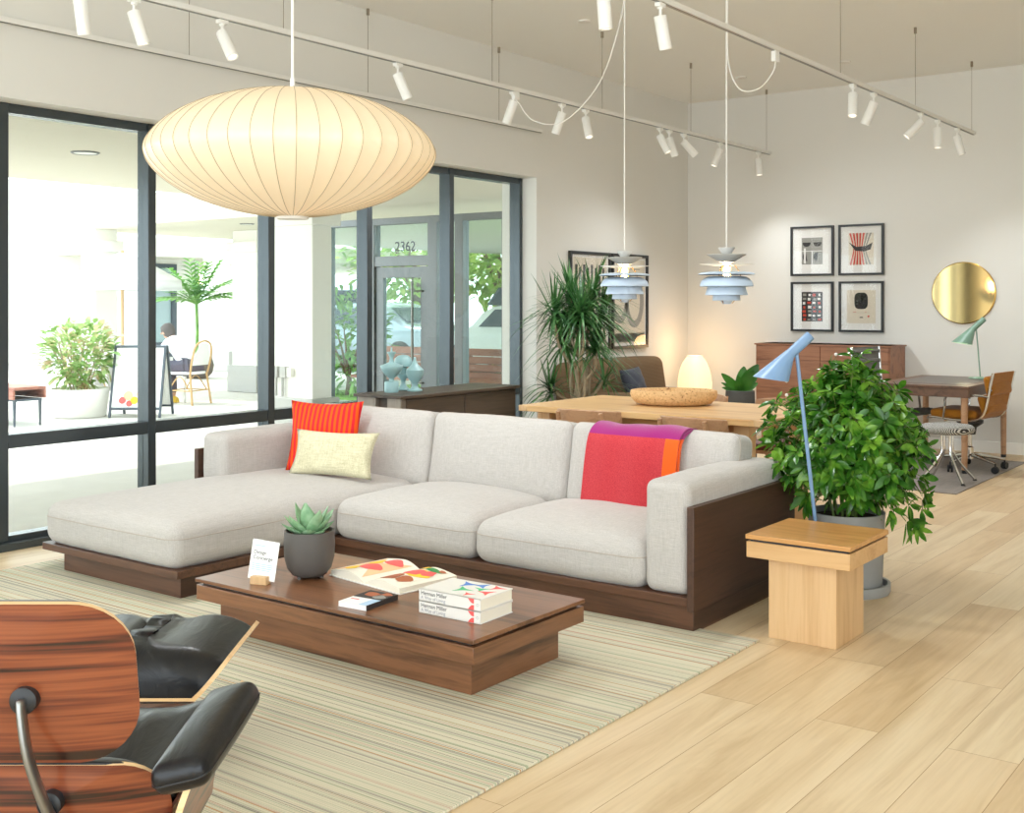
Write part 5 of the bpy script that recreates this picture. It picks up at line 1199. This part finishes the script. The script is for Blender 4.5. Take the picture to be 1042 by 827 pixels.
# things standing on the sidewalk
an = thing('sandwich_board', 'white sandwich board sign with dark frame outside the tall window', 'sign', (-12.60, 8.91, 0), math.atan2(.474, .633))
def board(sy):
    T = Matrix.Translation((0, sy*.28, 0)) @ Matrix.Rotation(R(sy*15.5), 4, 'X'); m1 = MB()
    for b in ((-.33,-.30,0,.93), (.30,.33,0,.93), (-.30,.30,.90,.93), (-.30,.30,.10,.13)): m1.box(b[0], b[1], -.015, .015, b[2], b[3], 0, T)
    return m1, T
for sy in (-1, 1):
    m1, T = board(sy); f = m1.build('frame', M['signf'], an, bevel=.003); MB().box(-.30, .30, -.008, .008, .13, .90, 0, T).build('board', M['signb'], f)
    if sy < 0:
        for cx, cz, r, mt in ((-.1,.28,.06,'peach'),(-.02,.22,.05,'yellow'),(-.17,.22,.045,'red'),(.04,.30,.04,'peach'),(-.08,.18,.04,'red')):
            MB().lathe([(0,0),(r,0),(r,.002),(0,.002)], 18, T @ Matrix.Translation((cx, -.0085, cz)) @ Matrix.Rotation(PI/2, 4, 'X')).build('painted_flower', M[mt], f)
        mm = MB()
        for k in range(3): mm.box(-.12, .14-.03*k, -.0095, -.0085, .62-.05*k, .635-.05*k, 0, T)
        mm.build('faint_writing', M['printbeige'], f)
def bushy(name, label, loc, rx, rz, zc, n, mat, Lf, Wf, cat='plant', pot=None, group=None, seed=1, trunk=None, inner=.5):
    t = thing(name, label, cat, loc, 0, group); rr = random.Random(seed); lf = MB()
    for k in range(n):
        while True:
            p = Vector((rr.uniform(-1,1), rr.uniform(-1,1), rr.uniform(-1,1)))
            if inner < p.length < 1: break
        bump_ = 1+.22*noise.noise(p*2.3+Vector((seed,0,0)))
        q = Vector((p.x*rx, p.y*rx, zc+p.z*rz))*1; q.x *= bump_; q.y *= bump_
        d = Vector((p.x, p.y, p.z*.6+.3))+Vector((rr.uniform(-.7,.7), rr.uniform(-.7,.7), rr.uniform(-.5,.5)))
        lf.leaf(q, d, (rr.uniform(-.4,.4), rr.uniform(-.4,.4), 1), Lf*rr.uniform(.7,1.2), Wf, .25, .2, 3)
    lf.build('foliage', mat, t, ang=80)
    if trunk:
        m1 = MB(); h, r = trunk; m1.tube([(0,0,0),(.02,.01,h*.5),(0,0,h)], [r, r*.8, r*.5], 8)
        for k in range(5):
            a = 2*PI*k/5; m1.tube([(0,0,h*.6), (rx*.3*math.cos(a), rx*.3*math.sin(a), zc*.9), (rx*.6*math.cos(a), rx*.6*math.sin(a), zc+rz*.3)], [r*.45, r*.3, r*.12], 6)
        m1.build('trunk', M['bark'], t)
    return t
bu = bushy('planter_bush', 'pink-tinged leafy bush in low round white planter outside', (-13.16, 8.38, 0), .47, .42, .80, 650, M['planterleaf'], .13, .075, seed=4, inner=.35)
MB().lathe([(0,0),(.31,0),(.33,.02),(.37,.34),(.365,.36),(.33,.36),(.32,.30),(0,.30)], 36).build('planter', M['stucco'], bu, ang=40)
m1 = MB()
for k in range(14):
    a = 2*PI*k/14; m1.tube([(.08*math.cos(a), .08*math.sin(a), .30), (.2*math.cos(a+.3), .2*math.sin(a+.3), .6), (.36*math.cos(a+.5), .36*math.sin(a+.5), .95)], .008, 5)
m1.build('stems', M['stem'], bu)
bn = thing('slatted_bench', 'reddish wooden bench on dark legs at the left edge of the window', 'bench', (-13.35, 7.36, 0))
MB().box(-.95, .80, -.20, .20, .425, .46).build('seat', M['redwood'], bn, bevel=.005); MB().box(-.95, .80, -.215, -.19, .32, .425).build('apron', M['redwood'], bn, bevel=.004)
MB().box(-.95, .80, .17, .20, .32, .425).build('apron', M['redwood'], bn, bevel=.004)
MB().box(-.93, .78, -.18, .16, .295, .32).build('rail', M['signf'], bn, bevel=.003)
for x in (-.90, .75):
    for y in (-.17, .15): MB().tube([(x, y, 0), (x, y, .30)], [.012,.022], 8).build('leg', M['signf'], bn)
um = thing('cafe_umbrella', 'white cafe umbrella with scalloped valance above the seated man', 'umbrella', (-15.79, 10.81, 0))
def urm(a, k): return 1-.05*abs(math.sin(a*4))
MB().lathe([(0,2.24),(.3,2.14),(.62,1.96),(.90,1.80),(.90,1.79),(.62,1.945),(.3,2.125),(.01,2.22)], 64, None, 0, urm).build('canopy', M['umb'], um, ang=50)
mb = MB(); mb.lathe([(.90,1.80),(.915,1.64)], 64, None, 0, lambda a, k: urm(a, 0)*(1+.012*math.sin(a*24)*k)); mb.f = mb.f[:64]; mb.m = mb.m[:64]; mb.build('valance', M['umb'], um, solid=.006)
MB().tube([(0,0,.05),(0,0,2.27)], .028, 10).build('pole', M['pole'], um); MB().lathe([(0,0),(.25,0),(.25,.05),(.05,.08),(0,.08)], 24).build('base', M['stucco'], um)
ct_ = thing('cafe_table', 'small round white cafe table in front of the seated man', 'table', (-14.50, 9.95, 0))
MB().lathe([(0,.69),(.33,.69),(.34,.70),(.34,.715),(.33,.72),(0,.72)], 32).build('tabletop', M['bistro'], ct_, ang=40); MB().tube([(0,0,.02),(0,0,.69)], .025, 10).build('pedestal', M['alu'], ct_); MB().lathe([(0,0),(.2,0),(.2,.02),(.03,.04),(0,.04)], 24).build('base', M['alu'], ct_)
def bistro(label, loc, rz):
    t = thing('bistro_chair', label, 'chair', loc, rz, 'white rattan bistro chairs')
    MB().prism(rrect(.42,.42,.12), .43, .465).build('seat', M['bistro'], t, bevel=.01)
    arch = catmull([(-.20,-.19,.45),(-.215,-.235,.65),(-.17,-.27,.84),(0,-.285,.905),(.17,-.27,.84),(.215,-.235,.65),(.20,-.19,.45)], 6)
    MB().tube(arch, .015, 8).build('back_frame', M['cane'], t)
    MB().sheet(lambda a, b_: ((a-.5)*.38*(1-.35*b_**3), -.205-.075*b_-.012*math.sin(PI*a), .56+.32*b_*(1-.25*abs(2*a-1)**3)), 10, 10, .010).build('backrest', M['bistro'], t)
    for s in (-1, 1):
        MB().tube([(s*.20,.20,0),(s*.185,.18,.44)], .015, 8).build('leg', M['bistro'], t); MB().tube([(s*.22,-.24,0),(s*.19,-.18,.45)], .015, 8).build('leg', M['cane'], t)
        MB().tube(catmull([(s*.195,.17,.20),(s*.19,.08,.34),(s*.185,0,.40),(s*.19,-.08,.34),(s*.20,-.18,.2)], 4), .009, 6).build('brace', M['cane'], t)
    MB().tube([(-.2,.19,.2),(.2,.19,.2),(.2,-.2,.2),(-.2,-.2,.2)], .009, 6, True).build('stretcher', M['cane'], t)
    return t
PC = Vector((-13.54, 10.34, 0)); RZ = R(106)
bc = bistro('white rattan bistro chair with the seated man on it', PC, RZ)
dup(bc, (-15.1, 9.75, 0), R(-70), 'empty white bistro chair behind the leafy planter')
# seated man, facing the table
pe = thing('person', 'man in white shirt and dark trousers seated leaning forward outside', 'person', PC, RZ)
def skin_body(name, verts, edges, rad, mat, parent, root=0):
    me = bpy.data.meshes.new(name); me.from_pydata(verts, edges, []); me.materials.append(mat)
    o = bpy.data.objects.new(name, me); COL.objects.link(o); o.parent = parent
    s = o.modifiers.new('skin', 'SKIN'); s.use_smooth_shade = True
    for i, r in enumerate(rad):
        v = me.skin_vertices[0].data[i]; v.radius = r if isinstance(r, tuple) else (r, r); v.use_root = (i == root)
    ss = o.modifiers.new('sub', 'SUBSURF'); ss.levels = 2; ss.render_levels = 2; return o
bv = [(0,-.03,.56),(0,.06,.70),(0,.16,.82),(0,.22,.89),(0,.27,.94),(0,.33,.98),(0,.37,1.05)]
bv += [(-.17,.18,.87),(-.24,.28,.74),(-.16,.46,.745),(.17,.18,.87),(.24,.28,.74),(.16,.46,.745)]
bv += [(-.10,.0,.54),(-.13,.40,.53),(-.12,.36,.12),(-.12,.40,.07),(.10,.0,.54),(.13,.40,.53),(.12,.34,.12),(.12,.38,.07)]
be = [(0,1),(1,2),(2,3),(3,4),(4,5),(5,6),(3,7),(7,8),(8,9),(3,10),(10,11),(11,12),(0,13),(13,14),(14,15),(15,16),(0,17),(17,18),(18,19),(19,20)]
br = [(.155,.12),(.15,.11),(.16,.105),(.10,.075),.045,(.07,.085),(.065,.08),.055,.044,.035,.055,.044,.035,.09,.07,.048,.042,.09,.07,.048,.042]
skin_body('body', bv, be, br, M['skin'], pe)
tv = [bv[i] for i in (0,1,2,3,7,8,9,10,11,12,4)]; tv[6] = (-.19,.39,.755); tv[9] = (.19,.39,.755); tv[3] = (0,.235,.90); tv[10] = (0,.285,.955)
skin_body('shirt', tv, [(0,1),(1,2),(2,3),(3,4),(4,5),(5,6),(3,7),(7,8),(8,9),(3,10)], [(.175,.14),(.175,.135),(.185,.13),(.165,.125),.095,.064,.05,.095,.064,.05,.10], M['shirt'], pe)
tv = [bv[i] for i in (0,13,14,15,17,18,19)]; tv[0] = (0,-.03,.55)
skin_body('trousers', tv, [(0,1),(1,2),(2,3),(0,4),(4,5),(5,6)], [(.165,.13),.105,.085,.065,.105,.085,.065], M['trouser'], pe)
MB().lathe([(0,-.12),(.06,-.10),(.092,-.03),(.098,.03),(.08,.08),(.04,.105),(0,.11)], 24, Matrix.Translation((0,.335,1.045)) @ Matrix.Rotation(R(-35), 4, 'X')).build('hair', M['hair'], pe)
mb = MB(); mb.lathe([(0,-.012),(.012,-.01),(.016,0),(.010,.012),(0,.015)], 10, Matrix.Translation((0,.455,1.0)))
for s in (-1, 1): mb.lathe([(0,-.008),(.02,-.006),(.024,0),(.018,.008),(0,.01)], 10, Matrix.Translation((s*.083,.355,1.01)) @ Matrix.Rotation(PI/2, 4, 'Y'))
mb.build('face_features', M['skin'], pe)
for s in (-1, 1):
    h = Vector((s*.16,.46,.745)); fm = MB(); fm.tube([tuple(h), tuple(h+Vector((-s*.01,.07,.0)))], [.03,.036], 8, flat=.5)
    for k in range(4): fm.tube([tuple(h+Vector((-s*(.034-.02*k), .065, 0))), tuple(h+Vector((-s*(.036-.022*k), .11-.004*abs(k-1.5), -.005))), tuple(h+Vector((-s*(.036-.022*k), .135-.006*abs(k-1.5), -.02)))], [.009,.008,.006], 6)
    fm.tube([tuple(h+Vector((-s*.03,.02,0))), tuple(h+Vector((-s*.06,.05,0))), tuple(h+Vector((-s*.062,.08,-.005)))], [.012,.010,.007], 6); fm.build('hand', M['skin'], pe)
    f = Vector((s*.12, .36-.02*(s > 0), 0)); MB().rings([[tuple(f+Vector((math.cos(q)*wx, y+0*q, z0+max(0, math.sin(q))*hz-min(0, math.sin(q))*-.0))) for q in [2*PI*k/12 for k in range(12)]] for y, wx, hz, z0 in ((-.08,.035,.07,.004),(-.02,.045,.10,.004),(.06,.048,.075,.004),(.13,.05,.05,.004),(.19,.03,.03,.004))]).build('shoe', M['shoe'], pe)
# potted palm
pm = thing('potted_palm', 'feathery potted palm tree growing beyond the seated man', 'plant', (-18.12, 14.04, 0))
MB().lathe([(0,0),(.2,0),(.30,.1),(.33,.25),(.28,.42),(.24,.44),(0,.42)], 28).build('pot', M['rope'], pm); MB().tube([(0,0,.40),(.02,.01,.9),(.0,0,1.45)], [.03,.028,.025], 8).build('trunk', M['palmleaf'], pm)
fr = MB(); rr = random.Random(8)
for k in range(28):
    a = 2*PI*k/28*2.4; e = rr.uniform(.45,1.45); d = Vector((math.cos(a)*math.cos(e), math.sin(a)*math.cos(e), math.sin(e))); Lf = rr.uniform(.75,1.05)
    P = [Vector((0,0,1.42))+d*Lf*t+Vector((0,0,-.38*t*t*math.cos(e))) for t in [i/9 for i in range(10)]]; fr.tube([tuple(p) for p in P], [.012-.001*i for i in range(10)], 5)
    sd = d.cross(UP).normalized()
    for i in range(2, 10):
        for s in (-1, 1): fr.leaf(P[i], sd*s*.8+d*.75-UP*.15, UP, .36*(1-.04*abs(i-5)**1.3), .085, .3, .1, 3)
fr.build('fronds', M['palmleaf'], pm, ang=80)
# storefronts, street, trees and cars beyond
sh = thing('white_shopfront', 'far white shopfront with dark framed windows across the plaza', 'building', (-26, 18.85, 0), R(0))
MB().box(-.6, 0, -9, -1.6, 0, 4.4).box(-.6, 0, -1.0, .6, 2.5, 4.4).box(-.6, 0, .6, 1.4, 0, 4.4).build('wall', M['stucco'], sh)
m1 = MB(); m1.box(-.08, .06, -1.6, -1.45, 0, 2.5); m1.box(-.08, .06, .45, .6, 0, 2.5); m1.box(-.08, .06, -1.45, .45, 2.38, 2.5); m1.box(-.06, .04, -1.45, .45, .3, .4); m1.box(-.06, .04, -.55, -.45, .4, 2.38); m1.build('window_frame', M['signf'], sh)
MB().box(-.02, 0, -1.45, .45, .4, 2.38).build('window_glass', plain('shop_window', rgb(150,170,172), .15), sh)
text('wall_number', '7\n0', .42, M['printgrey'], sh, frame_M((.004, -1.98, 1.45), (0,1,0), (0,0,1)), .003)
bs = thing('hanging_sign', 'small blue sign box hanging on the far white wall', 'sign', (-20.6, 9.75, 0)); MB().box(-.3, .3, -.05, .05, 2.18, 2.42).build('panel', M['bluesign'], bs, bevel=.01); MB().tube([(-.36,0,0),(-.36,0,2.6)], .03, 8).tube([(-.36,0,2.46),(.3,0,2.46)], .015, 6).build('post', M['signf'], bs)
struct(MB().box(-24, -5, 17.2, 34, -.004, .0).build('road', M['asphalt']))
struct(MB().box(-13.4, -7, 12.2, 15.0, -.004, .03).build('lawn', M['grass']))
rb = thing('street_bench', 'long reddish slatted bench beyond the glazed entrance', 'bench', (-9.55, 12.0, 0))
for k in range(4): MB().box(-1.9, 1.9, -.02+.0*k, .02, .42+.105*k, .515+.105*k).build('back_slat', M['redwood'], rb, bevel=.004)
MB().box(-1.9, 1.9, -.50, -.02, .40, .44).build('seat', M['redwood'], rb, bevel=.005)
for x in (-1.6, 0, 1.6): MB().box(x-.03, x+.03, -.46, .02, 0, .40).build('leg', M['signf'], rb)
def car(label, loc, rz, mat):
    t = thing('parked_car', label, 'car', loc, rz, 'parked cars on the street')
    side = [(-2.15,.32),(-2.2,.62),(-2.05,.86),(-1.25,.95),(-.65,1.40),(.75,1.42),(1.45,1.0),(2.15,.92),(2.25,.6),(2.2,.30)]
    P = [(p.x, p.y) for p in catmull([(x, z, 0) for x, z in side], 3)]
    secs = [(-.86,.90),(-.82,.97),(-.60,1.0),(.60,1.0),(.82,.97),(.86,.90)]
    MB().rings([[(x, y, .3+(z-.3)*k) for x, z in P] for y, k in secs]).build('body', mat, t, ang=45)
    g = MB()
    for s in (-1, 1): g.prism([(-.95,.98),(-.58,1.32),(.68,1.34),(1.22,1.0)], s*.872-.006, s*.872+.006, Matrix.Rotation(PI/2, 4, 'X'))
    g.box(-.70,-.66,-.6,.6,0,.42, 0, Matrix.Translation((-.36,0,.99)) @ Matrix.Rotation(R(38), 4, 'Y')); g.box(-.03,.03,-.6,.6,0,.50, 0, Matrix.Translation((1.38,0,1.03)) @ Matrix.Rotation(R(-55), 4, 'Y'))
    g.build('windows', M['carglass'], t)
    for x in (-1.4, 1.4):
        for s in (-1, 1):
            w_ = MB().lathe([(0,-.1),(.28,-.1),(.32,-.07),(.32,.07),(.28,.1),(0,.1)], 24, Matrix.Translation((x, s*.80, .32)) @ Matrix.Rotation(PI/2, 4, 'X')).build('wheel', M['blackrub'], t, ang=40)
            MB().lathe([(0,-.105),(.19,-.105),(.19,.105),(0,.105)], 18, Matrix.Translation((x, s*.80, .32)) @ Matrix.Rotation(PI/2, 4, 'X')).build('hubcap', M['alu'], w_, ang=40)
    for s in (-1, 1): MB().box(2.16, 2.25, s*.6-.15, s*.6+.15, .62, .74).build('headlight', M['white'], t, bevel=.02)
    return t
c0 = car('white car parked on the street, seen beside the tall right window pane', (-13.2, 18.6, 0), R(8), M['carw'])
car('silver car parked on the street, seen through the entrance door glass', (-18.0, 18.8, 0), R(5), M['cars'])
for i, (x, y, rx, rz, zc, n, lb) in enumerate([(-17.5, 23, 2.3, 2.2, 3.6, 3000, 'leafy street tree directly behind the entrance door'), (-12.4, 24, 2.2, 2.3, 3.4, 2800, 'yellow-green street tree seen through the right window pane'), (-22.6, 25.5, 2.2, 2.2, 3.4, 2200, 'street tree left of the entrance, beside the broad column'), (-9.0, 29, 2.3, 2.4, 3.6, 1800, 'farther street tree at the right end of the road')]):
    bushy('street_tree', lb, (x, y, 0), rx, rz, zc, n, M['outleaf'], .27, .17, 'tree', group='trees along the street', seed=i+2, trunk=(2.2, .16), inner=.55)
hd = bushy('garden_shrub', 'low green shrub behind the slatted street bench', (-9.3, 13.4, 0), .9, .45, .5, 420, M['outleaf'], .16, .09, 'shrub', seed=31, inner=.5, trunk=(.3, .04))
hd = bushy('garden_shrub', 'tall green shrub added to imitate a reflection in the left entrance glass', (-12.6, 12.6, 0), .7, .8, .85, 500, M['palmleaf'], .20, .07, 'shrub', seed=33, inner=.4, trunk=(.5, .05))  # added greenery standing in for the green reflection on this glass panel
